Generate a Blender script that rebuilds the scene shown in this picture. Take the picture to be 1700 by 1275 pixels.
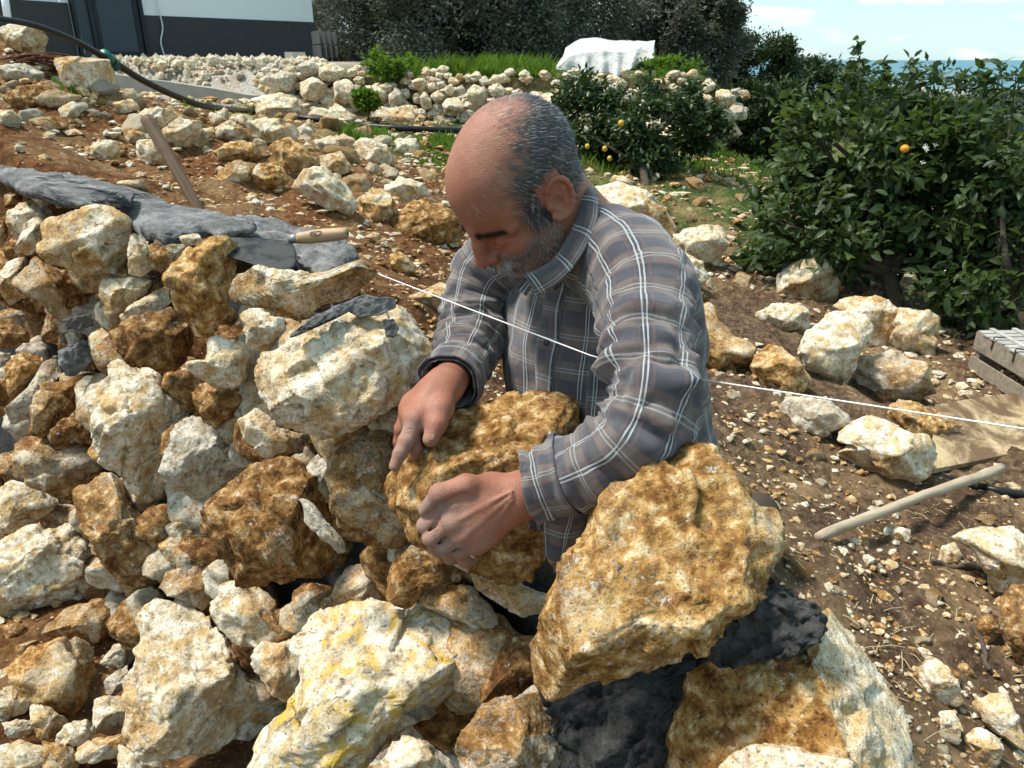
import bpy, bmesh, math
import numpy as np
from mathutils import Vector, Matrix
for o in list(bpy.data.objects): bpy.data.objects.remove(o)
SC = bpy.context.scene
COL = SC.collection
R = math.radians
# ------------------------------------------------------------------ camera
PITCH = R(22.8); FPX = 1284.0; EYE = np.array([0, 0, 1.55])
AX = np.array([1., 0, 0]); AU = np.array([0, math.sin(PITCH), math.cos(PITCH)]); AV = np.array([0, math.cos(PITCH), -math.sin(PITCH)])
cam = bpy.data.cameras.new('camera'); cam.sensor_width = 36; cam.lens = FPX / 1700 * 36
cam.clip_start = .02; cam.clip_end = 120000
camo = bpy.data.objects.new('camera', cam); COL.objects.link(camo)
camo.location = EYE; camo.rotation_euler = (R(90) - PITCH, 0, 0); SC.camera = camo
cam.dof.use_dof = True; cam.dof.focus_distance = 1.35; cam.dof.aperture_fstop = 26.0
# ------------------------------------------------------------------ light
SUN_EL, SUN_AZ = R(62), R(-82)      # azimuth: 0 = +Y, positive towards +X
SC.view_settings.view_transform = 'Standard'; SC.view_settings.look = 'None'
SC.view_settings.gamma = 1; SC.view_settings.exposure = 1.35
W = bpy.data.worlds.new('World'); SC.world = W; W.use_nodes = True
nt = W.node_tree; nt.nodes.clear()
def wn(t, **k):
    n = nt.nodes.new(t)
    for a, b in k.items(): setattr(n, a, b)
    return n
sky = wn('ShaderNodeTexSky', sky_type='NISHITA', sun_disc=False, sun_elevation=SUN_EL, sun_rotation=SUN_AZ, air_density=1.0, dust_density=0.6, ozone_density=2.0, altitude=50)
tc = wn('ShaderNodeTexCoord'); mp = wn('ShaderNodeMapping'); mp.inputs['Scale'].default_value = (4, 4, 15)
mp.inputs['Location'].default_value = (.35, .2, .12)
nz = wn('ShaderNodeTexNoise'); nz.inputs['Scale'].default_value = 2.6; nz.inputs['Detail'].default_value = 7; nz.inputs['Roughness'].default_value = .5
cr = wn('ShaderNodeValToRGB'); cr.color_ramp.elements[0].position = .55; cr.color_ramp.elements[1].position = .68
mixc = wn('ShaderNodeMix', data_type='RGBA'); mixc.inputs['B'].default_value = (3.0, 3.15, 3.2, 1)
bg = wn('ShaderNodeBackground'); bg.inputs['Strength'].default_value = .15
wo = wn('ShaderNodeOutputWorld')
L = nt.links.new
L(tc.outputs['Generated'], mp.inputs['Vector']); L(mp.outputs['Vector'], nz.inputs['Vector']); L(nz.outputs['Fac'], cr.inputs['Fac'])
veil = wn('ShaderNodeMix', data_type='RGBA'); veil.inputs['Factor'].default_value = .8; veil.inputs['B'].default_value = (1.3, 2.05, 2.2, 1)   # thin even cloud veil
L(sky.outputs['Color'], veil.inputs['A']); L(cr.outputs['Color'], mixc.inputs['Factor']); L(veil.outputs['Result'], mixc.inputs['A']); L(mixc.outputs['Result'], bg.inputs['Color']); L(bg.outputs['Background'], wo.inputs['Surface'])
sl = bpy.data.lights.new('sun', 'SUN'); sl.energy = 2.55; sl.angle = R(11.0); sl.color = (1, .955, .88)
so = bpy.data.objects.new('sun', sl); COL.objects.link(so)
sd = Vector((math.sin(SUN_AZ) * math.cos(SUN_EL), math.cos(SUN_AZ) * math.cos(SUN_EL), math.sin(SUN_EL)))
so.rotation_euler = sd.to_track_quat('Z', 'Y').to_euler(); so.location = (0, 0, 30)
SC.cycles.max_bounces = 6; SC.cycles.diffuse_bounces = 3; SC.cycles.glossy_bounces = 2; SC.cycles.transmission_bounces = 3
# ------------------------------------------------------------------ maths
rng = np.random.default_rng(7)
def unit(v): v = np.asarray(v, float); return v / np.linalg.norm(v)
def ray(u, v): return (u - 850) / FPX * AX + (637.5 - v) / FPX * AU + AV
def P(u, v, d): return EYE + d * ray(u, v)
def proj(X):
    D = np.asarray(X) - EYE; z = D @ AV
    return 850 + FPX * (D @ AX) / z, 637.5 - FPX * (D @ AU) / z, z
def Pz(u, v, z):
    r = ray(u, v); return EYE + r * ((z - EYE[2]) / r[2])
def hash3(i, j, k, s):
    with np.errstate(over='ignore'):
        h = (i.astype(np.uint32) * np.uint32(374761393) + j.astype(np.uint32) * np.uint32(668265263) + k.astype(np.uint32) * np.uint32(2147483647 & 1274126177) + np.uint32((s * 362437 + 12345) & 0xffffffff))
        h = (h ^ (h >> np.uint32(13))) * np.uint32(1274126177); h = h ^ (h >> np.uint32(16))
    return (h & np.uint32(0xffff)).astype(np.float64) / 65535.0
def vnoise(p, s=0):
    p = np.asarray(p, float); f = np.floor(p); t = p - f; t = t * t * (3 - 2 * t); f = f.astype(np.int64)
    i, j, k = f[:, 0], f[:, 1], f[:, 2]; o = np.zeros(len(p))
    for a in (0, 1):
        wa = t[:, 0] if a else 1 - t[:, 0]
        for b in (0, 1):
            wb = t[:, 1] if b else 1 - t[:, 1]
            for c in (0, 1):
                wc = t[:, 2] if c else 1 - t[:, 2]
                o += wa * wb * wc * hash3(i + a, j + b, k + c, s)
    return o * 2 - 1
def fbm(p, s=0, o=3):
    a, r = 1., 0; p = np.asarray(p, float)
    for q in range(o): r = r + a * vnoise(p, s + q * 17); a *= .5; p = p * 2.03
    return r
def sstep(a, b, x): t = np.clip((x - a) / (b - a), 0, 1); return t * t * (3 - 2 * t)
# ------------------------------------------------------------------ object helpers
def mesh_np(name, V, Fs, mat=None, smooth=True, attrs=None):
    """V (n,3); Fs: list of int arrays (m,k)"""
    me = bpy.data.meshes.new(name); V = np.asarray(V, np.float32)
    if isinstance(Fs, np.ndarray): Fs = [Fs]
    Fs = [np.asarray(f, np.int32) for f in Fs if len(f)]
    me.vertices.add(len(V)); me.vertices.foreach_set('co', V.ravel())
    tot = sum(f.size for f in Fs); n = sum(len(f) for f in Fs)
    me.loops.add(tot); me.polygons.add(n)
    me.loops.foreach_set('vertex_index', np.concatenate([f.ravel() for f in Fs]))
    sizes = np.concatenate([np.full(len(f), f.shape[1], np.int32) for f in Fs])
    st = np.zeros(n, np.int32); st[1:] = np.cumsum(sizes)[:-1]
    me.polygons.foreach_set('loop_start', st)
    me.polygons.foreach_set('use_smooth', np.full(n, smooth))
    for k, a in (attrs or {}).items():
        a = np.asarray(a, np.float32)
        if a.ndim == 1:
            at = me.attributes.new(k, 'FLOAT', 'POINT'); at.data.foreach_set('value', a)
        elif a.shape[1] == 2:
            at = me.attributes.new(k, 'FLOAT2', 'POINT'); at.data.foreach_set('vector', a.ravel())
        else:
            if a.shape[1] == 3: a = np.concatenate([a, np.ones((len(a), 1), np.float32)], 1)
            at = me.attributes.new(k, 'FLOAT_COLOR', 'POINT'); at.data.foreach_set('color', a.ravel())
    me.update(calc_edges=True); me.validate()
    if mat: me.materials.append(mat)
    return me
def link(name, me, loc=(0, 0, 0), parent=None):
    o = bpy.data.objects.new(name, me); COL.objects.link(o); o.location = Vector([float(x) for x in loc])
    if parent: o.parent = parent
    return o
def tag(o, label=None, cat=None, group=None, kind=None):
    for k, v in (('label', label), ('category', cat), ('group', group), ('kind', kind)):
        if v: o[k] = v
    return o
def empty(name, loc, label, cat, group=None):
    o = bpy.data.objects.new(name, None); COL.objects.link(o); o.location = Vector([float(x) for x in loc]); o.empty_display_size = .1
    return tag(o, label, cat, group)
def rel(p, parent): return np.asarray(p) - np.array(parent.location)
class MB:
    def __init__(s): s.V = []; s.F = []; s.n = 0
    def add(s, V, F):
        s.V.append(np.asarray(V, float)); F = [np.asarray(f) + s.n for f in (F if isinstance(F, list) else [F])]; s.F += F; s.n += len(V)
    def box(s, c, h, ax=None, bev=0.0):
        c = np.asarray(c, float); ax = np.eye(3) if ax is None else np.asarray(ax)
        q = np.array([[i, j, k] for i in (-1, 1) for j in (-1, 1) for k in (-1, 1)], float) * np.asarray(h)
        s.add(c + q @ ax, np.array([[0, 1, 3, 2], [4, 6, 7, 5], [0, 4, 5, 1], [2, 3, 7, 6], [0, 2, 6, 4], [1, 5, 7, 3]]))
    def tube(s, pts, rad, n=8, cap=True):
        V, F = tube(pts, rad, n, cap); s.add(V, F)
    def mesh(s, name, mat, smooth=True, off=None):
        V = np.concatenate(s.V); 
        if off is not None: V = V - np.asarray(off)
        by = {}
        for f in s.F: by.setdefault(f.shape[1], []).append(f)
        return mesh_np(name, V, [np.concatenate(x) for x in by.values()], mat, smooth)
    def build(s, name, mat, parent=None, smooth=True, loc=None):
        loc = np.concatenate(s.V).mean(0) if loc is None else np.asarray(loc, float)
        me = s.mesh(name, mat, smooth, loc)
        return link(name, me, rel(loc, parent) if parent else loc, parent)
def tube(pts, rad, n=8, cap=True):
    pts = np.asarray(pts, float); rad = np.broadcast_to(np.asarray(rad, float), (len(pts),)); m = len(pts)
    T = np.gradient(pts, axis=0); T /= np.linalg.norm(T, axis=1)[:, None] + 1e-12
    a = np.array([0, 0, 1.]) if abs(T[0, 2]) < .9 else np.array([1., 0, 0])
    N = np.cross(T[0], a); N /= np.linalg.norm(N); V = []
    an = np.arange(n) / n * 2 * np.pi
    for i in range(m):
        N = N - T[i] * (N @ T[i]); N /= np.linalg.norm(N); B = np.cross(T[i], N)
        V.append(pts[i] + rad[i] * (np.cos(an)[:, None] * N + np.sin(an)[:, None] * B))
    V = np.concatenate(V); i = np.arange(m - 1)[:, None] * n; j = np.arange(n)[None]; k = (np.arange(n)[None] + 1) % n
    Q = np.stack([i + j, i + k, i + n + k, i + n + j], -1).reshape(-1, 4)
    F = [Q]
    if cap:
        V = np.concatenate([V, pts[:1], pts[-1:]]); c0 = m * n; jj = np.arange(n); kk = (jj + 1) % n
        F.append(np.stack([np.full(n, c0), kk, jj], -1)); F.append(np.stack([np.full(n, c0 + 1), (m - 1) * n + jj, (m - 1) * n + kk], -1))
    return V, F
def spline(pts, n):
    pts = np.asarray(pts, float); m = len(pts); t = np.linspace(0, m - 1, n); i = np.clip(t.astype(int), 0, m - 2); f = (t - i)[:, None]
    g = lambda k: pts[np.clip(k, 0, m - 1)]
    p0, p1, p2, p3 = g(i - 1), g(i), g(i + 1), g(i + 2)
    return .5 * (2 * p1 + (p2 - p0) * f + (2 * p0 - 5 * p1 + 4 * p2 - p3) * f ** 2 + (3 * p1 - p0 - 3 * p2 + p3) * f ** 3)
def align(o, d):
    """turn a finished object's own frame so that its local X runs along d (the grain follows it)"""
    x = unit(d); y = unit(np.cross([0, 0, 1.], x)) if abs(x[2]) < .95 else unit(np.cross([0, 1., 0], x)); z = np.cross(x, y)
    Rm_ = Matrix(np.stack([x, y, z], 1).tolist()); o.data.transform(Rm_.transposed().to_4x4()); o.rotation_euler = Rm_.to_euler(); return o
_ico = {}
def ico(n):
    if n not in _ico:
        bm = bmesh.new(); bmesh.ops.create_icosphere(bm, subdivisions=n, radius=1)
        V = np.array([v.co[:] for v in bm.verts]); F = np.array([[v.index for v in f.verts] for f in bm.faces]); bm.free(); _ico[n] = (V, F)
    return _ico[n]
# ------------------------------------------------------------------ materials
class NM:
    def __init__(s, name):
        s.m = bpy.data.materials.new(name); s.m.use_nodes = True; s.t = s.m.node_tree; s.t.nodes.clear()
        s.o = s.n('ShaderNodeOutputMaterial'); s.b = s.n('ShaderNodeBsdfPrincipled'); s.l(s.b.outputs[0], s.o.inputs['Surface'])
        s.b.inputs['Specular IOR Level'].default_value = .25
    def n(s, t, **k):
        n = s.t.nodes.new(t)
        for a, b in k.items(): setattr(n, a, b)
        return n
    def l(s, a, b): s.t.links.new(a, b)
    def sv(s, sock, v):
        if isinstance(v, bpy.types.NodeSocket): s.l(v, sock)
        elif isinstance(v, (tuple, list)): sock.default_value = tuple(v) + ((1,) if len(v) == 3 and len(sock.default_value) == 4 else ())
        else: sock.default_value = v
    def math(s, op, a, b=0.0, c=None, clamp=False):
        n = s.n('ShaderNodeMath', operation=op); n.use_clamp = clamp; s.sv(n.inputs[0], a); s.sv(n.inputs[1], b)
        if c is not None: s.sv(n.inputs[2], c)
        return n.outputs[0]
    def mix(s, f, a, b, mode='MIX'):
        n = s.n('ShaderNodeMix', data_type='RGBA', blend_type=mode); s.sv(n.inputs['Factor'], f); s.sv(n.inputs['A'], a); s.sv(n.inputs['B'], b); return n.outputs['Result']
    def ramp(s, f, stops):
        n = s.n('ShaderNodeValToRGB'); e = n.color_ramp.elements
        while len(e) < len(stops): e.new(.5)
        for q, (p, c) in zip(e, stops): q.position = p; q.color = (tuple(c) + (1,))[:4] if isinstance(c, (tuple, list)) else (c, c, c, 1)
        s.sv(n.inputs[0], f); return n.outputs['Color']
    def noise(s, vec, scale, detail=4, rough=.55, dist=0.0):
        n = s.n('ShaderNodeTexNoise'); s.sv(n.inputs['Scale'], scale); n.inputs['Detail'].default_value = detail; n.inputs['Roughness'].default_value = rough; n.inputs['Distortion'].default_value = dist
        s.l(vec, n.inputs['Vector']); return n.outputs['Fac']
    def voro(s, vec, scale, feat='F1'):
        n = s.n('ShaderNodeTexVoronoi', feature=feat); s.sv(n.inputs['Scale'], scale); s.l(vec, n.inputs['Vector']); return n
    def attr(s, name, typ='GEOMETRY'):
        return s.n('ShaderNodeAttribute', attribute_name=name, attribute_type=typ)
    def coords(s, rand=True):
        c = s.n('ShaderNodeTexCoord').outputs['Object']
        if not rand: return c
        r = s.n('ShaderNodeObjectInfo').outputs['Random']; v = s.n('ShaderNodeVectorMath', operation='ADD'); s.l(c, v.inputs[0])
        s.l(s.math('MULTIPLY', r, 97.0), v.inputs[1]); return v.outputs[0]
    def bump(s, h, dist=.01, strength=1.0, prev=None):
        n = s.n('ShaderNodeBump'); n.inputs['Distance'].default_value = dist; n.inputs['Strength'].default_value = strength; s.l(h, n.inputs['Height'])
        if prev: s.l(prev, n.inputs['Normal'])
        s.l(n.outputs[0], s.b.inputs['Normal']); return n.outputs[0]
    def col(s, c): s.sv(s.b.inputs['Base Color'], c)
    def rough(s, v): s.sv(s.b.inputs['Roughness'], v)
def simple(name, c, rough=.7, var=.12, scale=30, bump=.0, metal=0.0):
    M = NM(name); v = M.coords(); f = M.noise(v, scale, 5)
    M.col(M.mix(f, tuple(x * (1 - var) for x in c), tuple(min(1, x * (1 + var)) for x in c))); M.rough(rough); M.b.inputs['Metallic'].default_value = metal
    if bump: M.bump(M.noise(v, scale * 3, 6), bump)
    return M.m
def stone_material():
    M = NM('limestone'); v = M.coords(); sp = M.n('ShaderNodeSeparateColor'); M.l(M.attr('mix').outputs['Color'], sp.inputs[0])
    crust, rust, grey = sp.outputs[0], sp.outputs[1], sp.outputs[2]; lich = M.attr('mix').outputs['Alpha']
    n1 = M.noise(v, 9, 6, .62, .3); n2 = M.noise(v, 38, 7, .68, .2); n3 = M.noise(v, 150, 4, .7); n4 = M.noise(v, 20, 5, .6, .8)
    white = M.ramp(n2, [(.34, (.21, .145, .085)), (.45, (.56, .465, .32)), (.58, (.82, .76, .63))])
    white = M.mix(M.math('MULTIPLY', M.ramp(n4, [(.47, 0.0), (.62, 1.0)]), .8), white, (.52, .33, .12))
    white = M.mix(M.math('MULTIPLY', grey, .75), white, M.ramp(n2, [(.3, (.14, .12, .095)), (.6, (.47, .43, .36))]))
    och = M.ramp(n2, [(.32, (.075, .030, .009)), (.44, (.27, .125, .035)), (.54, (.50, .295, .105)), (.66, (.78, .63, .40))])
    rst = M.ramp(n2, [(.32, (.030, .014, .006)), (.46, (.105, .046, .016)), (.57, (.25, .12, .038)), (.70, (.50, .33, .16))])
    cr = M.mix(rust, och, rst)
    f = M.math('ADD', crust, M.math('MULTIPLY', M.math('SUBTRACT', n1, .5), 1.5)); f = M.math('ADD', f, M.math('MULTIPLY', M.math('SUBTRACT', n2, .5), 1.3))
    f = M.math('ADD', f, M.math('MULTIPLY', M.math('SUBTRACT', n3, .5), 1.1)); f = M.ramp(f, [(.36, 0.0), (.64, 1.0)])
    c = M.mix(f, white, cr)
    # yellow lichen, pits, dark organic specks, pale scratches
    lf = M.math('MULTIPLY', M.math('MULTIPLY', lich, .85), M.ramp(M.math('ADD', M.math('MULTIPLY', n4, .5), M.math('ADD', M.math('MULTIPLY', n2, .3), M.math('MULTIPLY', n3, .2))), [(.49, 0.0), (.60, 1.0)]))
    c = M.mix(lf, c, (.62, .40, .035))
    pits = M.ramp(n3, [(.30, 1.0), (.40, 0.0)])
    c = M.mix(M.math('MULTIPLY', pits, .75), c, (.055, .035, .02))
    blot = M.ramp(M.noise(v, 16, 5, .7, 1.2), [(.665, 0.0), (.70, 1.0)])
    c = M.mix(M.math('MULTIPLY', blot, .7), c, (.045, .032, .02))
    sc = M.ramp(M.noise(v, 55, 5, .7, .4), [(.60, 0.0), (.68, 1.0)])
    c = M.mix(M.math('MULTIPLY', sc, .55), c, (.80, .75, .64))
    M.col(c); M.rough(.92); M.b.inputs['Specular IOR Level'].default_value = .12
    h = M.math('ADD', M.math('MULTIPLY', n2, 1.0), M.math('MULTIPLY', n3, .35)); h = M.math('SUBTRACT', h, M.math('MULTIPLY', pits, .3))
    b1 = M.bump(n1, .02, .6); b2 = M.bump(h, .0075, 1.0, b1); M.bump(M.noise(v, 320, 4, .7), .0012, 1.0, b2)
    return M.m
STONE = stone_material()
def soil_material():
    M = NM('soil'); v = M.coords(False); sp = M.n('ShaderNodeSeparateColor'); M.l(M.attr('cover').outputs['Color'], sp.inputs[0])
    n1 = M.noise(v, 3, 6, .6, .4); n2 = M.noise(v, 26, 8, .7, .3); n3 = M.noise(v, 110, 5, .7); vo = M.voro(v, 34); vo2 = M.voro(v, 70)
    soil = M.ramp(n2, [(.30, (.034, .020, .012)), (.5, (.105, .063, .038)), (.66, (.22, .145, .09))])
    red = M.ramp(n2, [(.3, (.045, .016, .006)), (.5, (.135, .054, .02)), (.68, (.27, .13, .05))])
    grv = M.ramp(n2, [(.3, (.16, .14, .11)), (.5, (.36, .33, .28)), (.68, (.58, .55, .48))])
    grs = M.ramp(n2, [(.3, (.015, .03, .008)), (.55, (.05, .085, .018)), (.7, (.13, .15, .04))])
    c = M.mix(sp.outputs[0], soil, red); c = M.mix(sp.outputs[1], c, grv); c = M.mix(sp.outputs[2], c, grs)
    chips = M.ramp(vo2.outputs['Distance'], [(.12, 1.0), (.22, 0.0)]); pick = M.ramp(M.voro(v, 70).outputs['Color'], [(.52, 0.0), (.56, 1.0)])
    dry = M.ramp(n1, [(.47, 0.0), (.66, 1.0)])
    c = M.mix(M.math('MULTIPLY', dry, .5), c, (.36, .24, .12))
    c = M.mix(M.math('MULTIPLY', M.math('MULTIPLY', chips, pick), M.math('SUBTRACT', .8, sp.outputs[2])), c, (.58, .47, .30))
    M.col(c); M.rough(.95); M.b.inputs['Specular IOR Level'].default_value = .1
    b = M.bump(vo.outputs['Distance'], .02, .7); M.bump(M.math('ADD', n2, M.math('MULTIPLY', n3, .3)), .02, 1.0, b)
    return M.m
SOIL = soil_material()
def mortar_material():
    M = NM('mortar'); v = M.coords(); n1 = M.noise(v, 14, 6, .6); n2 = M.noise(v, 90, 6, .7); n3 = M.noise(v, 240, 3, .6)
    wet = M.attr('wet').outputs['Fac']  # darkness of wet mortar, and the painted joint shade of the wall core
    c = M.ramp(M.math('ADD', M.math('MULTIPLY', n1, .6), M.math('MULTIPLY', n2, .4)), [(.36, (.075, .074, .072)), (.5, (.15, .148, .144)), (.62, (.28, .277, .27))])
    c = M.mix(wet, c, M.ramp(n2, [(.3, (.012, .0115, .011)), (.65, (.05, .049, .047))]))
    M.col(c); M.rough(.95); M.b.inputs['Specular IOR Level'].default_value = .15; b = M.bump(M.noise(v, 60, 6, .7), .004, .8); M.bump(M.math('ADD', n2, M.math('MULTIPLY', n3, .8)), .0028, 1.0, b)
    return M.m
MORTAR = mortar_material()
def wood_material(name, a, b, scale=1.0, rough=.75, sv=(4, 60, 60)):
    M = NM(name); v = M.coords(); mpn = M.n('ShaderNodeMapping'); mpn.inputs['Scale'].default_value = tuple(x * scale for x in sv); M.l(v, mpn.inputs[0])
    n = M.noise(mpn.outputs[0], 1.0, 6, .65, .4); n2 = M.noise(v, 12, 4)
    c = M.mix(M.ramp(n, [(.3, 0.0), (.7, 1.0)]), a, b); c = M.mix(M.math('MULTIPLY', M.ramp(n2, [(.55, 0.0), (.75, 1.0)]), .5), c, tuple(x * .45 for x in a))
    M.col(c); M.rough(rough); M.bump(n, .004, .7); return M.m
def leaf_material(name, dark, light, rough=.45, trans=.25, spec=.35):
    M = NM(name); t = M.attr('tone').outputs['Fac']; r = M.n('ShaderNodeObjectInfo').outputs['Random']
    v = M.coords(False); n = M.noise(v, 3, 3)
    c = M.mix(t, dark, light); c = M.mix(M.math('MULTIPLY', n, .45), c, tuple(x * .5 for x in dark))
    M.col(c); M.rough(rough); M.b.inputs['Specular IOR Level'].default_value = spec
    tr = M.n('ShaderNodeBsdfTranslucent'); M.l(M.mix(.5, c, (light[0] * 1.6, light[1] * 1.6, light[2] * .7)), tr.inputs['Color'])
    ms = M.n('ShaderNodeMixShader'); ms.inputs[0].default_value = trans; M.l(M.b.outputs[0], ms.inputs[1]); M.l(tr.outputs[0], ms.inputs[2]); M.l(ms.outputs[0], M.o.inputs['Surface'])
    return M.m
BARK = simple('bark', (.085, .065, .048), .9, .5, 25, .01)
# ================================================================== GROUND
WN = np.array([.632, .775, 0]); WD = np.array([.775, -.632, 0]); WC, WB, WTOP = .86, .25, 1.12
def wall_d(u, v, off=0.0):
    r = ray(u, v); return (WC + off + WB * (EYE[2] - WTOP)) / (WN @ r - WB * r[2])
_cp = [(20, 255, 1.10), (200, 300, 1.06), (350, 340, 1.02), (450, 370, 1.0), (560, 398, .96), (660, 430, .88), (700, 540, .82), (660, 560, .86),
       (1200, 700, .34), (1300, 900, .26), (1500, 1050, .24), (1690, 1200, .2), (1600, 760, .16), (1660, 640, .12), (1450, 520, .1), (1650, 540, .06), (1300, 500, .22),
       (1200, 310, .55), (1150, 420, .42), (1000, 300, .62), (700, 280, .85), (600, 330, .93), (500, 210, 1.0), (250, 200, 1.16), (100, 260, 1.2), (60, 150, 1.4), (5, 60, 1.68), (5, 150, 1.45), (140, 110, 1.5),
       (330, 185, 1.08), (800, 218, .85), (1000, 222, .78), (1180, 232, .66), (640, 215, .92), (420, 205, 1.03), (1250, 270, .5), (1190, 270, .58), (880, 700, .5), (1000, 620, .45)]
_C = np.array([Pz(u, v, z) if abs((EYE[2] - z)) > .06 and ray(u, v)[2] * (z - EYE[2]) > 0 else P(u, v, 4.0) for u, v, z in _cp]); _C[:, 2] = [c[2] for c in _cp]
_ex = np.array([[3, 9, -.1], [5, 5, -.25], [6, 12, -.5], [-5, 1.5, 1.5], [-8, 6, 1.75], [-7, 12, 1.5], [0, 13, .8], [4, 2, 0.05], [1.3, .2, .1], [3, .2, .05], [-3.2, 2.6, 1.25], [-5, 4, 1.6], [2, 14, .1]])
_C = np.concatenate([_C, _ex]); _m = len(_C)
_D = np.linalg.norm(_C[:, None, :2] - _C[None, :, :2], axis=2)
_A = np.zeros((_m + 3, _m + 3)); _A[:_m, :_m] = _D + np.eye(_m) * -.15; _A[:_m, _m] = 1; _A[:_m, _m + 1:] = _C[:, :2]; _A[_m:, :_m] = _A[:_m, _m:].T
_wt = np.linalg.solve(_A, np.concatenate([_C[:, 2], np.zeros(3)]))
TL0, TL1, TL2 = P(470, 190, 8.8)[:2], P(1175, 232, 7.9)[:2], P(1262, 190, 15)[:2]
def side(a, b, x, y): d = (b - a) / np.linalg.norm(b - a); return (x - a[0]) * -d[1] + (y - a[1]) * d[0]
def zground(x, y):
    x = np.asarray(x, float).ravel(); y = np.asarray(y, float).ravel(); z = np.empty(len(x))
    for i in range(0, len(x), 40000):
        s = slice(i, i + 40000); D = np.hypot(x[s, None] - _C[None, :, 0], y[s, None] - _C[None, :, 1])
        z[s] = D @ _wt[:_m] + _wt[_m] + _wt[_m + 1] * x[s] + _wt[_m + 2] * y[s]
    z = np.clip(z, -2, 1.9)
    z = np.where(y > 6, np.minimum(z, 1.25), z)
    r = np.hypot(x, y); k = sstep(9, 15, r)
    zf = .1 - .036 * np.maximum(r - 9, 0); z = z * (1 - k) + zf * k
    s1 = np.minimum(side(TL0, TL1, x, y), .22 * side(TL1, TL2, x, y))        # > 0 : upper terrace
    up = 1.33 + .006 * np.clip(s1, 0, 8) - .03 * np.maximum(r - 22, 0)
    z = z + (np.maximum(up, z) - z) * sstep(.0, .35, s1)
    # the building pad on the left
    pad = sstep(-.08, .22, side(P(130, 125, 9.3)[:2], P(470, 172, 9.3)[:2], x, y)) * sstep(1.5, -.2, x - P(470, 160, 9.3)[0])
    z = z + (np.maximum(1.5, z) - z) * pad
    c = x * WN[0] + y * WN[1]
    zfr = 0.02 + .06 * vnoise(np.stack([x * 2, y * 2, x * 0], 1), 5)
    z = zfr + (z - zfr) * sstep(.84, 1.0, c)
    near = 1 - sstep(6, 14, r)
    q = np.stack([x, y, x * 0], 1)
    return z + near * (.055 * fbm(q * 1.7, 3, 3) + .022 * fbm(q * 7, 9, 3))
def gz(x, y): return float(zground([x], [y])[0])
def hit(u, v, d0=1.0, d1=30):
    r = ray(u, v); d = np.geomspace(d0, d1, 500); p = EYE + d[:, None] * r; b = p[:, 2] < zground(p[:, 0], p[:, 1])
    if not b.any(): return EYE + 12 * r
    return p[int(np.argmax(b))]
def axis_grid(a, b, step, lo, hi, g=1.13):
    m = list(np.arange(a, b, step)); s = step; x = a; L_ = []
    while x > lo: s *= g; x -= s; L_.append(x)
    s = step; x = m[-1]; H_ = []
    while x < hi: s *= g; x += s; H_.append(x)
    return np.array(L_[::-1] + m + H_)
gx = axis_grid(-4.2, 4.2, .03, -2500, 4000); gy = axis_grid(-.2, 7.5, .03, -40, 3200)
GX, GY = np.meshgrid(gx, gy); fx, fy = GX.ravel(), GY.ravel(); fz = zground(fx, fy)
# fine clods on the near soil
near = 1 - sstep(5, 9, np.hypot(fx, fy)); q = np.stack([fx, fy, fz], 1)
fz = fz + near * (.012 * fbm(q * 22, 31, 2) + .018 * np.maximum(0, vnoise(q * 9, 77)))
nxg, nyg = len(gx), len(gy); ii = (np.arange(nyg - 1)[:, None] * nxg + np.arange(nxg - 1)[None]).ravel()
GF = np.stack([ii, ii + 1, ii + 1 + nxg, ii + nxg], 1)
red = sstep(.4, -1.0, fx - .25 * fy + .3) * (1 - sstep(6, 8, fy)); s1 = np.minimum(side(TL0, TL1, fx, fy), side(TL1, TL2, fx, fy))
grav = sstep(-.9, .2, side(P(60, 140, 7)[:2], P(470, 190, 9)[:2], fx, fy)) * sstep(1.0, -.5, fx - P(520, 160, 9.3)[0])
nn = fbm(np.stack([fx, fy, fx * 0], 1) * 1.3, 51, 3)
gras = np.clip(sstep(.2, .5, s1) + sstep(.1, .35, nn) * sstep(4.6, 6.0, fy) * sstep(-3, -1, fx) + sstep(6, 9, np.hypot(fx, fy)) * sstep(-2, 0, fx), 0, 1) * (1 - grav)
ground = link('ground', mesh_np('ground', np.stack([fx, fy, fz], 1), GF, SOIL, True, {'cover': np.stack([red, grav, gras], 1)})); tag(ground, kind='structure')
# ------------------------------------------------------------------ sea
Ms = NM('sea_water'); v = Ms.coords(False); n = Ms.noise(v, .02, 6, .6); Ms.col(Ms.mix(n, (.06, .15, .19), (.10, .21, .25))); Ms.rough(.5); Ms.b.inputs['Specular IOR Level'].default_value = .12; Ms.bump(Ms.noise(v, .08, 4), 2.0, .5)
mb = MB(); an = np.linspace(-1.2, 1.9, 40); far = np.stack([np.sin(an) * 60000, np.cos(an) * 60000, an * 0 - 74], 1); nr = np.stack([np.sin(an) * 900, np.cos(an) * 900, an * 0 - 74], 1)
i = np.arange(39); mb.add(np.concatenate([nr, far]), np.stack([i + 1, i, i + 40, i + 41], 1))
tag(mb.build('sea', Ms.m, None, True, (0, 0, -74)), kind='structure')
# coastal town far below: many pale buildings merging into one strip
mb = MB()
for k in range(160):
    a = R(rng.uniform(14, 40)); rr = rng.uniform(1500, 2050); h = rng.uniform(4, 14); x, y = math.sin(a) * rr, math.cos(a) * rr
    mb.box((x, y, -74 + h * .5 + 5), (rng.uniform(5, 16), rng.uniform(5, 12), h), np.array([[math.cos(a), -math.sin(a), 0], [math.sin(a), math.cos(a), 0], [0, 0, 1]]))
tag(mb.build('town_rubble_of_houses', simple('pale_render', (.55, .52, .48), .9, .3, .02), None, False), kind='stuff').name = 'distant_town'
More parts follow.
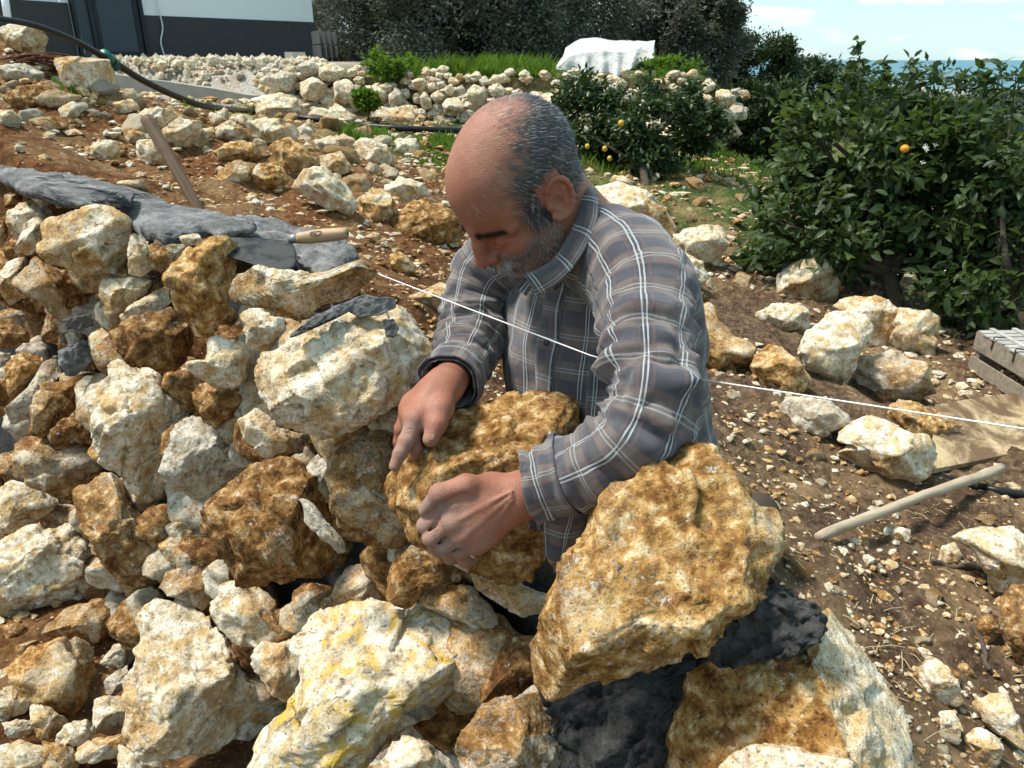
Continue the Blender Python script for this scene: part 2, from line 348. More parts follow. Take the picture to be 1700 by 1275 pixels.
# ================================================================== HOUSE
MW = simple('white_render', (.80, .81, .80), .9, .03, 3); MG = simple('charcoal_render', (.055, .053, .055), .9, .12, 6, .004); MD = simple('door_blue_grey', (.05, .062, .08), .5, .15, 25); MDk = simple('door_frame_dark', (.018, .02, .024), .5, .1, 20)
HA, HB, HC = P(118, 80, 11.6), P(526, 97, 14.9), P(-60, 70, 10.2)
for h in (HA, HB, HC): h[2] = 1.38
house = empty('house', (HA + HB) / 2, 'white rendered house with a charcoal base band and blue grey metal door', 'house')
def wall_boxes(a, b, z0, z1, th, name, mat, out=0.0):
    d = unit((b - a) * [1, 1, 0]); nrm = np.array([d[1], -d[0], 0]); ln = np.linalg.norm((b - a)[:2]); c = (a + b) / 2 - nrm * (th / 2 - out); c[2] = (z0 + z1) / 2
    m = MB(); m.box(c, (ln / 2, th / 2, (z1 - z0) / 2), np.array([d, nrm, [0, 0, 1]])); return m.build(name, mat, house, False)
dW = unit((HB - HA) * [1, 1, 0]); nW = np.array([dW[1], -dW[0], 0])
zd = 2.19
wall_boxes(HA, HB, 1.2, 5.2, .25, 'wall', MW); wall_boxes(HC, HA - dW * .05, 1.2, 5.2, .25, 'wall', MW)
def along(u):  # point on the house wall plane seen in column u
    r = ray(u, 60); return EYE + r * (((HA - EYE) @ nW) / (r @ nW))
D0, D1 = along(124), along(240); D0[2] = D1[2] = 1.5
wall_boxes(HC, HA + dW * .06, 1.2, zd + .12, .25, 'plinth', MG, .03); wall_boxes(D1 + dW * .02, HB + dW * .015, 1.2, zd, .25, 'plinth', MG, .02)
wb = empty('door', (D0 + D1) / 2, None, None); wb.parent = house; wb.location = Vector(rel((D0 + D1) / 2, house)); dln = np.linalg.norm(D1 - D0); DAX = np.array([dW, nW, [0, 0, 1]])
WBO = (D0 + D1) / 2
def dpart(name, c, h, mat):
    m = MB(); m.box(WBO + c[0] * dW + c[1] * nW + np.array([0, 0, c[2]]), h, DAX); loc = np.concatenate(m.V).mean(0); me = m.mesh(name, mat, False, loc); o = link(name, me, loc - WBO, wb); return o
hw = dln / 2
dpart('door_frame', (-hw + .025, .05, 1.05), (.025, .04, 1.05), MDk); dpart('door_frame', (hw - .03, .05, 1.05), (.03, .045, 1.05), MDk); dpart('door_frame', (-hw * .52, .05, 1.05), (.022, .04, 1.05), MDk)
dpart('threshold', (0, .05, .02), (hw - .07, .05, .025), MDk); dpart('side_panel', (-hw * .76, .03, 1.05), (hw * .2, .02, 1.0), MD); dpart('door_leaf', (hw * .21, .03, 1.05), (hw * .66, .025, 1.0), MD)
for z in (.12, 1.1): dpart('rail', (hw * .21, .06, z), (hw * .62, .012, .035), MDk)
for x in (-.36, .78): dpart('stile', (hw * x, .058, 1.05), (.03, .012, .97), MDk)
dpart('handle', (-hw * .28, .09, 1.0), (.012, .03, .08), simple('chrome', (.6, .6, .6), .3, .05, 10, 0, 1.0))
def on_wall(u, v, out=.05):
    r = ray(u, v); return EYE + r * (((HA + nW * out - EYE) @ nW) / (r @ nW))
m = MB(); m.tube(spline([on_wall(255, -30), on_wall(262, 10), on_wall(270, 45), on_wall(267, 70), on_wall(275, 97), on_wall(283, 108)], 40), .012); m.build('cable', simple('white_cable', (.7, .69, .66), .5), house)
m = MB(); m.tube(spline([on_wall(114, -30), on_wall(120, 10), on_wall(131, 50), on_wall(141, 90)], 30), .008); m.build('cable', simple('white_cable_thin', (.5, .49, .46), .5), house)
m = MB(); m.tube([P(4, -30, 9.9), P(13, 32, 9.9)], .045, 12); m.build('drainpipe', simple('white_pipe', (.75, .76, .78), .35), house)
# concrete kerb wall, hollow block, small slab
MC = simple('concrete', (.30, .275, .235), .92, .25, 9, .01)
ka, kb = Pz(196, 122, 1.42), Pz(440, 163, 1.36); ka2 = P(196, 122, 8.6); kb2 = P(440, 160, 8.9)
def slab(a, b, z0, z1, th, name, mat, label, cat):
    a, b = np.array(a), np.array(b); d = unit((b - a) * [1, 1, 0]); nrm = np.array([d[1], -d[0], 0]); c = (a + b) / 2; 
    V = []; n = 24
    rows = [(-.5, 0), (-.5, 1), (.5, 1), (.5, 0)]
    for k in range(n):
        t = k / (n - 1); p = a + (b - a) * t
        for s_, hh in rows: V.append([*(p + nrm * th * s_)[:2], (z0 if not hh else p[2] + (z1 if False else 0))])
    V = np.array(V); V += .012 * np.stack([vnoise(V * 5, 3), vnoise(V * 5, 4), vnoise(V * 5, 5)], 1)
    F = [np.array([[k * 4 + j, k * 4 + (j + 1) % 4, (k + 1) * 4 + (j + 1) % 4, (k + 1) * 4 + j] for k in range(n - 1) for j in range(4)]), np.array([[3, 2, 1, 0], [(n - 1) * 4 + q_ for q_ in range(4)]])]
    m = MB(); m.add(V, F); return tag(m.build(name, mat, None, False), label, cat)
slab(ka2, kb2, .85, 0, .22, 'kerb_wall', MC, 'low weathered grey concrete edging wall below the white house', 'concrete wall')
slab(P(415, 190, 8.3), P(200, 168, 7.9), .8, 0, .25, 'concrete_footing', MC, 'rough lower concrete footing step under the grey edging wall', 'concrete footing')
hb = empty('hollow_block', P(541, 96, 13.2), 'grey hollow concrete blocks stacked at the house corner', 'concrete block')
MBk = simple('block_grey', (.13, .125, .12), .9, .2, 15, .01); base = np.array(hb.location)
for lvl in range(2):
    for e in range(4):
        m = MB(); c = base + dW * (-.17 + .113 * e) + np.array([0, 0, .1 + .21 * lvl]); m.box(c, (.014, .1, .095), DAX); m.build('web', MBk, hb, False)
    for zz in (.012, .1, .19):
        m = MB(); m.box(base + np.array([0, 0, zz + .21 * lvl]) - nW * .06, (.185, .02, .012), DAX); m.build('shell', MBk, hb, False)
m = MB(); m.box(P(490, 93, 12.6), (.13, .1, .06), DAX); tag(m.build('slab_offcut', simple('pale_block', (.45, .43, .38), .9, .15, 10), None, False), 'small pale block leaning at the foot of the charcoal base band', 'concrete block')
# ================================================================== VEGETATION
def leaf_shape(L_, w, fold=.25, droop=.25):
    V = []
    for t, ww in ((0, 0), (.22, .72), (.5, 1.), (.78, .66), (1, 0)):
        z = -droop * L_ * t * t
        V += [(t * L_, 0, z)] if ww == 0 else [(t * L_, -ww * w / 2, z + fold * ww * w / 2), (t * L_, 0, z), (t * L_, ww * w / 2, z + fold * ww * w / 2)]
    T = np.array([[0, 2, 1], [0, 3, 2], [7, 8, 10], [8, 9, 10]]); Q = np.array([[1, 2, 5, 4], [2, 3, 6, 5], [4, 5, 8, 7], [5, 6, 9, 8]])
    return np.array(V), T, Q
def rots(n, up=.4, outward=None):
    """random frames: x along the leaf, z its face normal"""
    x = rng.normal(size=(n, 3)); x[:, 2] = x[:, 2] * .7 - .1
    if outward is not None: x += outward * .9
    x /= np.linalg.norm(x, axis=1)[:, None]; z = rng.normal(size=(n, 3)) * .75 + np.array([0, 0, up * 2])
    if outward is not None: z += outward * .4
    y = np.cross(z, x); y /= np.linalg.norm(y, axis=1)[:, None] + 1e-9; z = np.cross(x, y); return x, y, z
def leaves_mesh(name, pos, frames, shape, mat, size, tone):
    V0, T, Q = shape; x, y, z = frames; n = len(pos); s = size[:, None, None]
    V = pos[:, None] + s * (V0[None, :, 0:1] * x[:, None] + V0[None, :, 1:2] * y[:, None] + V0[None, :, 2:3] * z[:, None])
    o = np.arange(n)[:, None, None] * len(V0); Fs = [(T[None] + o).reshape(-1, 3)]
    if len(Q): Fs.append((Q[None] + o).reshape(-1, 4))
    return mesh_np(name, V.reshape(-1, 3), Fs, mat, True, {'tone': np.repeat(tone, len(V0))})
def crown_points(c, rad, n, nclump, clump_r, shell=.55, base=-.9):
    k = rng.normal(size=(nclump, 3)); k /= np.linalg.norm(k, axis=1)[:, None]; k *= (shell + (1 - shell) * rng.random((nclump, 1)) ** .7) * rng.uniform(.82, 1.12, (nclump, 1))
    k = k[k[:, 2] > base]; idx = rng.integers(0, len(k), n); cl = rng.normal(size=(n, 3)); cr_ = clump_r * (.5 + rng.random(len(k)))
    p = k[idx] + cl * cr_[idx][:, None] * .6
    return np.asarray(c) + p * np.asarray(rad), np.asarray(c) + k * np.asarray(rad), unit_rows(p / np.asarray(rad)), idx
def unit_rows(a): return a / (np.linalg.norm(a, axis=1)[:, None] + 1e-9)
def limbs(name, base, tops, parent, r0, mat, fork=.35):
    m = MB(); c = np.mean(tops, axis=0); fk = base + (c - base) * fork
    m.tube(spline([base - [0, 0, .08], base + (fk - base) * .5 + rng.normal(0, r0 * .5, 3), fk], 8), np.linspace(r0 * 1.25, r0 * .8, 8), 9)
    for t in tops:
        a = fk + rng.normal(0, r0 * .3, 3); mid = (a + t) / 2 + rng.normal(0, np.linalg.norm(t - a) * .1, 3) + np.array([0, 0, -.04])
        m.tube(spline([a, mid, t], 8), np.linspace(r0 * .55, r0 * .12, 8), 6)
    return m.build(name, mat, parent)
DIAM = (np.array([[0, 0, 0], [.45, -.2, .03], [1, 0, 0], [.45, .2, .03]], float), np.array([[0, 1, 2], [0, 2, 3]]), np.zeros((0, 4), int))
ML_OL = leaf_material('olive_leaf', (.035, .042, .028), (.23, .245, .20), .65, .12, .2)
ML_DK = leaf_material('dark_leaf', (.012, .026, .010), (.05, .08, .025), .5, .15, .25)
ML_CI = leaf_material('citrus_leaf', (.016, .036, .012), (.085, .13, .036), .48, .34, .3)
ML_LE = leaf_material('lemon_leaf', (.012, .032, .009), (.06, .10, .025), .4, .2, .35)
ML_GR = leaf_material('grass_blade', (.03, .075, .008), (.16, .26, .03), .6, .35, .2)
def tree(name, c, rad, n, lab, mat, size, base, r0=.12, clumps=90, cr=.16, grp=None, cat='tree', shape=DIAM, nl=10):
    t = empty(name, base, lab, cat, grp)
    p, k, o, idx = crown_points(c, rad, n, clumps, cr); tn = np.clip(rng.random(len(k))[idx] ** 1.3 * .8 + rng.random(n) * .35, 0, 1)
    me = leaves_mesh('crown', rel(p, t), rots(n, .3, o), shape, mat, size * rng.uniform(.6, 1.3, n), tn); link('crown', me, (0, 0, 0), t)
    sel = k[rng.permutation(len(k))[:nl]]; limbs('trunk', np.asarray(base, float), sel, t, r0, BARK); return t
G1 = 'olive trees behind the terrace wall'
ol = [(590, 20, 17.5, 2.3, 2.6, 'dense dark olive tree right beside the corner of the house', 1), (745, 10, 16, 2.2, 2.6, 'grey green olive tree behind the middle of the terrace wall', 1), (885, 18, 17, 2.1, 2.4, 'broad grey green olive tree left of the white sheet cover', 1),
      (1030, 5, 21, 2.7, 2.6, 'olive tree standing directly behind the white sheet cover', 1), (1145, 72, 18, 1.25, 1.55, 'rightmost olive tree with silvery foliage against the sky', 1), (680, -40, 22, 3.4, 4, 'tall dark olive tree rising at the back of the grove', 0)]
for u, v, d, rx, rz, lab, lt in ol:
    c = P(u, v, d); b = np.array([c[0], c[1], gz(c[0], c[1])])
    tree('olive_tree', c, (rx, rx * .9, rz), 70000, lab, ML_OL if lt else ML_DK, .10, b, .16, 130, .145, G1)
for u, v, d, rx, rz, lab in ((1285, 200, 12.5, .7, .55, 'low dark bush beside the pale rocks at the end of the terrace wall'), (1262, 122, 21, 1.05, 1.0, 'dark bushy tree just right of the silvery olive tree'), (1330, 150, 24, 1.15, .95, 'dark green bush at the left end of the visible sea')):
    c = P(u, v, d); tree('bushy_tree', c, (rx, rx, rz), 26000, lab, ML_DK, .11, np.array([c[0], c[1], gz(c[0], c[1])]), .1, 70, .16)
# far wooded slope below, one mass
pts = []
for k in range(60):
    u = rng.uniform(1180, 1800); d = rng.uniform(20, 60); c = P(u, 190 + rng.uniform(-22, 60), d); r_ = rng.uniform(.9, 2.0)
    p, _, _, _ = crown_points(c, (r_, r_, r_ * .7), 900, 30, .2); pts.append(p)
pts = np.concatenate(pts); me = leaves_mesh('scrubland_bushes', pts, rots(len(pts), .5), DIAM, ML_DK, .28 * rng.uniform(.6, 1.4, len(pts)), rng.random(len(pts)))
tag(link('undergrowth', me), kind='stuff')
# ---- citrus trees in front on the right, lemon tree in the middle
CIT = leaf_shape(1.0, .43)
def citrus(name, lab, centers, base, n, size, nbig, mat, shoots=(), grp=None):
    t = empty(name, base, lab, 'tree', grp); PP, OO, KK, TT = [], [], [], []
    for (c, rad, w) in centers:
        p, k, o, idx = crown_points(c, rad, int(n * w), 60, .2, .5); PP.append(p); OO.append(o); KK.append(k); TT.append(rng.random(len(k))[idx])
    for (b_, tip) in shoots:
        m_ = 44; tt = np.linspace(.05, 1, m_)[:, None]; p = b_ + (tip - b_) * tt + rng.normal(0, .012, (m_, 3)); PP.append(p); OO.append(unit_rows(rng.normal(size=(m_, 3)) * [1, 1, .3] + [0, 0, .9])); TT.append(np.full(m_, .45))
    p, o, tn = np.concatenate(PP), np.concatenate(OO), np.concatenate(TT); tn = np.clip(tn * .65 + rng.random(len(p)) * .45, 0, 1)
    ok = p[:, 2] > zground(p[:, 0], p[:, 1]) + .05; p, o, tn = p[ok], o[ok], tn[ok]; fr = rots(len(p), .45, o); sz = size * rng.uniform(.65, 1.25, len(p))
    u, v, d = proj(p); inside = (u > 0) & (u < 1700) & (v > 0) & (v < 1275); key = np.where(inside, sz / d, 0) * np.where(rng.random(len(p)) < .5, 1, .5); big = np.argsort(-(key - .02 * (d - d.min())))[:nbig]
    mask = np.ones(len(p), bool); mask[big] = False
    cr_ = link('crown', leaves_mesh('crown', rel(p[mask], t), [f[mask] for f in fr], CIT, mat, sz[mask], tn[mask]), (0, 0, 0), t); cr_['kind'] = 'stuff'
    protos = []
    for k in range(5):
        V0, T, Q = leaf_shape(1.0, rng.uniform(.36, .5), rng.uniform(.1, .4), rng.uniform(.1, .45)); protos.append(mesh_np('leaf', V0, [T, Q], mat, True, {'tone': np.full(len(V0), .15 + .19 * k)}))
    for j in big:
        lf = bpy.data.objects.new('leaf', protos[rng.integers(5)]); COL.objects.link(lf); lf.parent = t
        M4 = np.eye(4); M4[:3, 0], M4[:3, 1], M4[:3, 2] = fr[0][j] * sz[j], fr[1][j] * sz[j], fr[2][j] * sz[j]; M4[:3, 3] = rel(p[j], t); lf.matrix_local = Matrix(M4.tolist())
    tops = np.concatenate([k[rng.permutation(len(k))[:(9 if size > .07 else 4)]] for k in KK]); 
    if len(shoots):
        for a, b in shoots: m = MB(); m.tube(spline([a - [0, 0, .1], (a + b) / 2 + rng.normal(0, .008, 3), b], 10), np.linspace(.005, .0015, 10), 6); m.build('shoot', BARK, t)
    limbs('trunk', np.asarray(base, float), tops, t, .05 if size > .07 else .03, BARK, .4); return t
b1 = Pz(1490, 545, .1); b2 = Pz(1690, 600, .05)
sh1 = [(P(u0, v0, d), P(u1, v1, d)) for u0, v0, u1, v1, d in ((1425, 190, 1423, 68, 4.5), (1465, 170, 1468, 98, 4.4), (1510, 170, 1512, 100, 4.5), (1400, 200, 1404, 110, 4.5), (1548, 200, 1553, 120, 4.3))]
citrus('orange_tree', 'large glossy leaved orange tree with upright top shoots behind the boulders', [(P(1440, 245, 4.7), (.50, .55, .36), .36), (P(1370, 370, 4.75), (.46, .5, .42), .30), (P(1530, 330, 4.6), (.48, .5, .48), .34)], b1, 10500, .074, 300, ML_CI, sh1)
sh2 = [(P(1660, 220, 4.3), P(1662, 104, 4.3)), (P(1640, 210, 4.35), P(1632, 120, 4.3)), (P(1590, 210, 4.3), P(1596, 130, 4.3)), (P(1680, 210, 4.2), P(1688, 112, 4.2))]
citrus('orange_tree', 'orange tree cut by the picture edge behind the wooden crate', [(P(1665, 280, 4.4), (.50, .5, .38), .5), (P(1700, 440, 4.3), (.5, .45, .42), .5)], b2, 7800, .076, 300, ML_CI, sh2)
citrus('lemon_tree', 'small rounded lemon tree with yellow fruit beyond the rubble bank', [(P(1085, 220, 6.9), (.57, .5, .46), .72), (P(975, 215, 7.0), (.36, .35, .40), .28)], Pz(1075, 300, .62), 17000, .056, 200, ML_LE)
fr = [(1502, 247, 4.05, .022, 'orange_fruit', 'small ripe orange hanging high among the glossy leaves', (.75, .27, .02), 'orange'), (1031, 205, 6.4, .026, 'lemon_fruit', 'yellow lemon hanging topmost on the small lemon tree', (.55, .33, .03), 'lemon'), (1004, 247, 6.5, .022, 'lemon_fruit', 'yellow lemon low on the left side of the lemon tree', (.55, .34, .04), 'lemon'), (975, 243, 6.5, .02, 'lemon_fruit', 'yellow lemon nearest the head of the man', (.55, .36, .05), 'lemon'), (1012, 263, 6.5, .02, 'lemon_fruit', 'lowest yellow lemon beside the forked stem', (.55, .34, .04), 'lemon')]
for u, v, d, r_, nm_, lb, cc, ca in fr:
    V, F = ico(3); m = MB(); m.add(P(u, v, d) + V * r_ * (1, 1, 1.15 if ca == 'lemon' else .95), F); tag(m.build(nm_, simple(nm_, cc, .45, .1, 60, .002)), lb, ca)
bl = empty('blossom', P(1535, 247, 4.0), 'spray of white orange blossom beside the ripe orange', 'blossom'); MBl = simple('white_petal', (.62, .60, .50), .6)
for k in range(6):
    m = MB(); c = P(1535 + rng.normal(0, 9), 247 + rng.normal(0, 11), 4.0 + rng.uniform(-.06, .06)); c2 = c + [.002, 0, -.004]
    for a in range(5):
        th = a * 1.256; dd = np.array([math.cos(th), rng.normal(0, .4), math.sin(th)]) * .009; m.add(np.array([c2, c + dd + [.003, 0, .003], c + dd * 1.5, c + dd - [.003, 0, .003]]), np.array([[0, 1, 2], [0, 2, 3]]))
    m.tube([c2 + [0, .004, 0], c2 - [0, .002, 0]], .003, 6); m.build('flower', MBl, bl)
# ---- grass
def grass(name, pos, h, mat=ML_GR):
    n = len(pos); az = rng.uniform(0, 6.28, n); hh = h * rng.uniform(.4, 1.4, n) * (.45 + 1.1 * np.clip(.5 + vnoise(pos * [2.2, 2.2, 0], 17), 0, 1)); w = .0035 + .003 * rng.random(n); w = w * (1 + np.hypot(pos[:, 0], pos[:, 1]) * .12)
    dx, dy = np.cos(az), np.sin(az); ln = rng.normal(0, .35, (n, 2)) * hh[:, None]
    z0 = np.zeros(n); a = pos + np.stack([dx * w, dy * w, z0], 1); b = pos - np.stack([dx * w, dy * w, z0], 1); t = pos + np.stack([ln[:, 0], ln[:, 1], hh], 1)
    mid = pos + np.stack([ln[:, 0] * .35, ln[:, 1] * .35, hh * .6], 1); V = np.stack([a, b, mid + (a - pos) * .7, mid + (b - pos) * .7, t], 1).reshape(-1, 3); o = np.arange(n)[:, None] * 5
    return tag(link(name, mesh_np(name, V, [o + np.array([[0, 1, 3, 2]]), o + np.array([[2, 3, 4]])], mat, True, {'tone': np.repeat(np.clip(rng.normal(.5, .25, n), 0, 1), 5)})), kind='stuff')
def scat(poly, n):
    """points on the ground inside a plan region given by ground pixels"""
    q = np.array([hit(u, v)[:2] for u, v in poly]); lo, hi = q.min(0), q.max(0); out = []
    x, y = rng.uniform(lo[0], hi[0], n * 4), rng.uniform(lo[1], hi[1], n * 4); ins = np.zeros(len(x), bool); j = len(q) - 1
    for i in range(len(q)):
        cnd = ((q[i, 1] > y) != (q[j, 1] > y)) & (x < (q[j, 0] - q[i, 0]) * (y - q[i, 1]) / (q[j, 1] - q[i, 1] + 1e-12) + q[i, 0]); ins ^= cnd; j = i
    x, y = x[ins][:n], y[ins][:n]; return np.stack([x, y, zground(x, y) - .01], 1)
a0, a1 = P(575, 130, 8.9)[:2], P(1190, 140, 8.6)[:2]; n = 26000; t = rng.random(n); s_ = rng.random(n) ** 1.6 * 7.0 + .25; dT = unit(np.append(a1 - a0, 0))[:2]; nT = np.array([-dT[1], dT[0]])
g = a0 + (a1 - a0) * t[:, None] + nT * s_[:, None]; dens = (np.abs(proj(np.stack([g[:, 0], g[:, 1], g[:, 0] * 0 + 1.4], 1))[0] - 1005) > 85) & (vnoise(np.stack([g[:, 0] * 1.1, g[:, 1] * 1.1, g[:, 0] * 0], 1), 91) > -.1); g = g[dens]
grass('grass', np.stack([g[:, 0], g[:, 1], zground(g[:, 0], g[:, 1]) - .02], 1), .17)
grass('grass', np.concatenate([scat([(1150, 300), (1260, 310), (1290, 250), (1230, 225), (1170, 240)], 5000), scat([(690, 235), (760, 235), (760, 290), (700, 275)], 1500), scat([(560, 228), (640, 220), (660, 235), (600, 240)], 1200), scat([(960, 285), (1180, 300), (1200, 250), (980, 240)], 3000)]), .065)
grass('grass', np.concatenate([scat([(80, 125), (135, 160), (200, 190), (120, 170)], 500), scat([(300, 180), (420, 190), (420, 178), (300, 170)], 500), scat([(210, 150), (240, 150), (240, 165), (210, 163)], 300)]), .05)
# weed bush on top of the terrace wall
for u, v, d, r_, lb in ((650, 112, 8.6, .2, 'bright green weed clump on the left end of the terrace wall'), (1115, 122, 8.6, .26, 'bright green weed clump on the right end of the terrace wall'), (610, 168, 7.9, .1, 'dark green weed tuft growing in the terrace wall face')):
    c = P(u, v, d); t = empty('weed_clump', c - [0, 0, r_], lb, 'plant'); p, k, o, idx = crown_points(c, (r_ * 1.3, r_, r_ * .8), 1800, 25, .25)
    link('foliage', leaves_mesh('foliage', rel(p, t), rots(len(p), .4, o), DIAM, ML_GR, .06 * rng.uniform(.5, 1.4, len(p)), rng.random(len(p))), (0, 0, 0), t); limbs('stem', c - [0, 0, r_], k[:6], t, .01, BARK)
# ================================================================== ROCKS
KIND = {'q': (.90, .38, 0, .06),   # crust, rust, grey, lichen
 'w': (.25, .12, .05, 0), 'c': (.42, .12, .05, 0), 'o': (.70, .20, 0, .10), 'r': (.80, .66, 0, 0), 'd': (.95, .95, .1, 0), 'g': (.16, .35, .85, 0), 'y': (.22, .05, .15, 1.0), 'b': (.62, .6, .45, 0), 't': (.05, .6, 0, 0), 'e': (.40, .45, .6, 0)}
def poly_radii(q, n=256):
    th = np.arange(n) / n * 2 * np.pi - np.pi; a = q; b = np.roll(q, -1, 0); r = np.zeros(n); dx, dy = np.cos(th), np.sin(th)
    for (x1, y1), (x2, y2) in zip(a, b):
        ex, ey = x2 - x1, y2 - y1; den = dx * ey - dy * ex; den = np.where(np.abs(den) < 1e-12, 1e-12, den)
        t = (x1 * ey - y1 * ex) / den; s = (x1 * dy - y1 * dx) / den; ok = (t > 0) & (s >= -1e-9) & (s <= 1 + 1e-9); r = np.where(ok & (t > r), t, r)
    r[r == 0] = r[r > 0].mean() if (r > 0).any() else .01
    k = np.array([1, 2, 1.]) / 4; return np.convolve(np.concatenate([r[-1:], r, r[:1]]), k, 'valid')
def rock_np(q2, t, frame, seed, kind='c', res=5, nfac=6, rough=1.0, facets=None, fr=(.64, .86), flat=.72, nseed=None):
    """q2: outline in the e1/e2 plane about its centre; t: half thickness along e3; frame rows e1,e2,e3. Returns local vertices in world axes."""
    rg = np.random.default_rng(seed); V, F = ico(res); n = len(V); e1, e2, e3 = frame
    rr = poly_radii(q2); th = np.arctan2(V[:, 1], V[:, 0]); r = np.interp(th, np.arange(257) / 256 * 2 * np.pi - np.pi, np.append(rr, rr[0]))
    s = np.hypot(V[:, 0], V[:, 1]); z = V[:, 2]
    s2 = s ** flat; z2 = np.sign(z) * np.abs(z) ** .85
    p = np.stack([r * s2 * np.cos(th), r * s2 * np.sin(th), t * z2], 1); Rm = rr.mean()
    up = np.array([e1[2], e2[2], e3[2]]); X = np.array([1., 0, 0]); Z = np.array([0, 0, 1.]); j = lambda a: rg.normal(0, a, 3)
    if facets is None:
        facets = [(up * .9 + Z * .55 + j(.16), None), (Z * .95 - up * .45 + j(.16), None)]
        for _ in range(nfac):
            a = rg.uniform(0, 6.28); facets.append((np.array([math.cos(a) * .8, math.sin(a) * .8, rg.uniform(.35, 1.0)]) + j(.1), None))
        for _ in range(2):
            a = rg.uniform(0, 6.28); facets.append((np.array([math.cos(a), math.sin(a), rg.uniform(-1, -.2)]), None))
    crust = np.zeros(n); kb = KIND[kind]
    for i, ft_ in enumerate(facets):
        nv, h = ft_[:2]; nv = unit(nv); d = p @ nv; hm = d.max() * (rg.uniform(*fr) if h is None else h); over = np.maximum(0, d - hm); p = p - nv * (over * .94)[:, None]
        dl = (rg.choice([-.35, -.15, 0, .2, .3]) if kind != 't' else (-.05 if nv @ up > .35 else .85))
        if len(ft_) > 2: dl = ft_[2]
        crust = np.where(over > Rm * .01, dl, crust)
    # bring the outline back to the traced one after the facets
    tb = ((np.arctan2(p[:, 1], p[:, 0]) + np.pi) / (2 * np.pi) * 48).astype(int) % 48; rad = np.hypot(p[:, 0], p[:, 1]); mx = np.full(48, 1e-6); np.maximum.at(mx, tb, rad)
    tgt = rr.reshape(-1)[:256][(np.arange(48) * 256 // 48 + 2) % 256]; kf = np.clip(tgt / mx, 1, 1.5); kf = (np.roll(kf, 1) + 2 * kf + np.roll(kf, -1)) / 4
    tf = ((np.arctan2(p[:, 1], p[:, 0]) + np.pi) / (2 * np.pi) * 48 - .5) % 48; i0 = tf.astype(int) % 48; w_ = tf - np.floor(tf); kk_ = kf[i0] * (1 - w_) + kf[(i0 + 1) % 48] * w_; p[:, :2] *= kk_[:, None]
    if kind == 't': crust = np.where(crust == 0, .4, crust)
    # fracture chips: soft cells, each with its own tilt
    nc = 44 if res >= 6 else 24 if res >= 5 else 9; cc = p[rg.integers(0, n, nc)]; gg = rg.normal(size=(nc, 3)); ww = np.exp(-np.sum((p[:, None] - cc[None]) ** 2, 2) / (Rm * Rm) * (90 if res >= 6 else 55)) + 1e-12; ww = ww ** 3.6; ww /= ww.sum(1, keepdims=True)
    chip = (ww * np.clip(np.einsum('nkd,kd->nk', p[:, None] - cc[None], gg) * .22, -.075 * Rm, .075 * Rm)).sum(1) * rough
    nr = unit_rows(p + 1e-9); p = p + nr * chip[:, None]; o = np.array(rg.uniform(-50, 50, 3)); f = 1 / Rm
    e = .05 * fbm(p * f * 1.5 + o, 1, 2) + .028 * rough * fbm(p * f * 4 + o, 11, 3)
    if res >= 5: e = e + .024 * rough * (np.abs(fbm(p * f * 10 + o, 21, 3)) - .35) * 1.4
    if res >= 6: e = e + .012 * rough * fbm(p * f * 26 + o, 41, 3)
    st = unit(rg.normal(size=3)); lay = p @ st * f * 7 + 1.3 * fbm(p * f * 2 + o, 61, 2); e = e + .015 * rough * (np.abs((lay % 1) - .5) * 2 - .5)
    p = p + nr * (e * Rm)[:, None]
    W_ = p[:, 0:1] * e1 + p[:, 1:2] * e2 + p[:, 2:3] * e3
    cr_ = np.clip(kb[0] + crust * .55 + rg.normal(0, .03), 0, 1.1)
    mixa = np.stack([cr_, np.full(n, kb[1] + rg.uniform(-.08, .08)), np.full(n, kb[2]), np.full(n, kb[3])], 1)
    return W_, F, np.clip(mixa, 0, 1.2)
def view_frame(c):
    e3 = unit(EYE - c); e1 = AX - e3 * (AX @ e3); e1 = unit(e1); return np.array([e1, np.cross(e3, e1), e3])
UPF = np.array([[1., 0, 0], [0, 1, 0], [0, 0, 1]])
_seed = [100]
def poly_center(px):
    q = np.asarray(px, float); x, y = q[:, 0], q[:, 1]; x1, y1 = np.roll(x, -1), np.roll(y, -1); c = x * y1 - x1 * y; A = c.sum() / 2
    return ((x + x1) * c).sum() / (6 * A), ((y + y1) * c).sum() / (6 * A)
def plane_poly(px, c, frame):
    e1, e2, e3 = frame; out = []
    for u, v in px:
        r = ray(u, v); p = EYE + r * (((c - EYE) @ e3) / (r @ e3)); out.append(((p - c) @ e1, (p - c) @ e2))
    return np.array(out)
def rock(px, d, name='stone', kind='c', thick=.62, parent=None, label=None, cat=None, group=None, res=None, mat=None, frame=None, grow=1.03, **kw):
    px = np.asarray(px, float); u, v = poly_center(px); size = math.sqrt(abs(np.ptp(px[:, 0]) * np.ptp(px[:, 1])))
    c = P(u, v, d) if np.isscalar(d) else np.asarray(d); fr_ = view_frame(c) if frame is None else frame
    q2 = plane_poly(px, c, fr_) * grow; Rm = np.sqrt(np.abs(np.mean(q2[:, 0] ** 2 + q2[:, 1] ** 2)))
    res = res or (6 if size > 150 else 5 if size > 42 else 4); _seed[0] += 1
    V, F, mx = rock_np(q2, thick * Rm if thick < 3 else thick - 3, fr_, _seed[0], kind, res, **kw)
    me = mesh_np(name, V, F, mat or STONE, True, {'mix': mx}); o = link(name, me, rel(c, parent) if parent else c, parent)
    if label or cat: tag(o, label, cat, group)
    return o
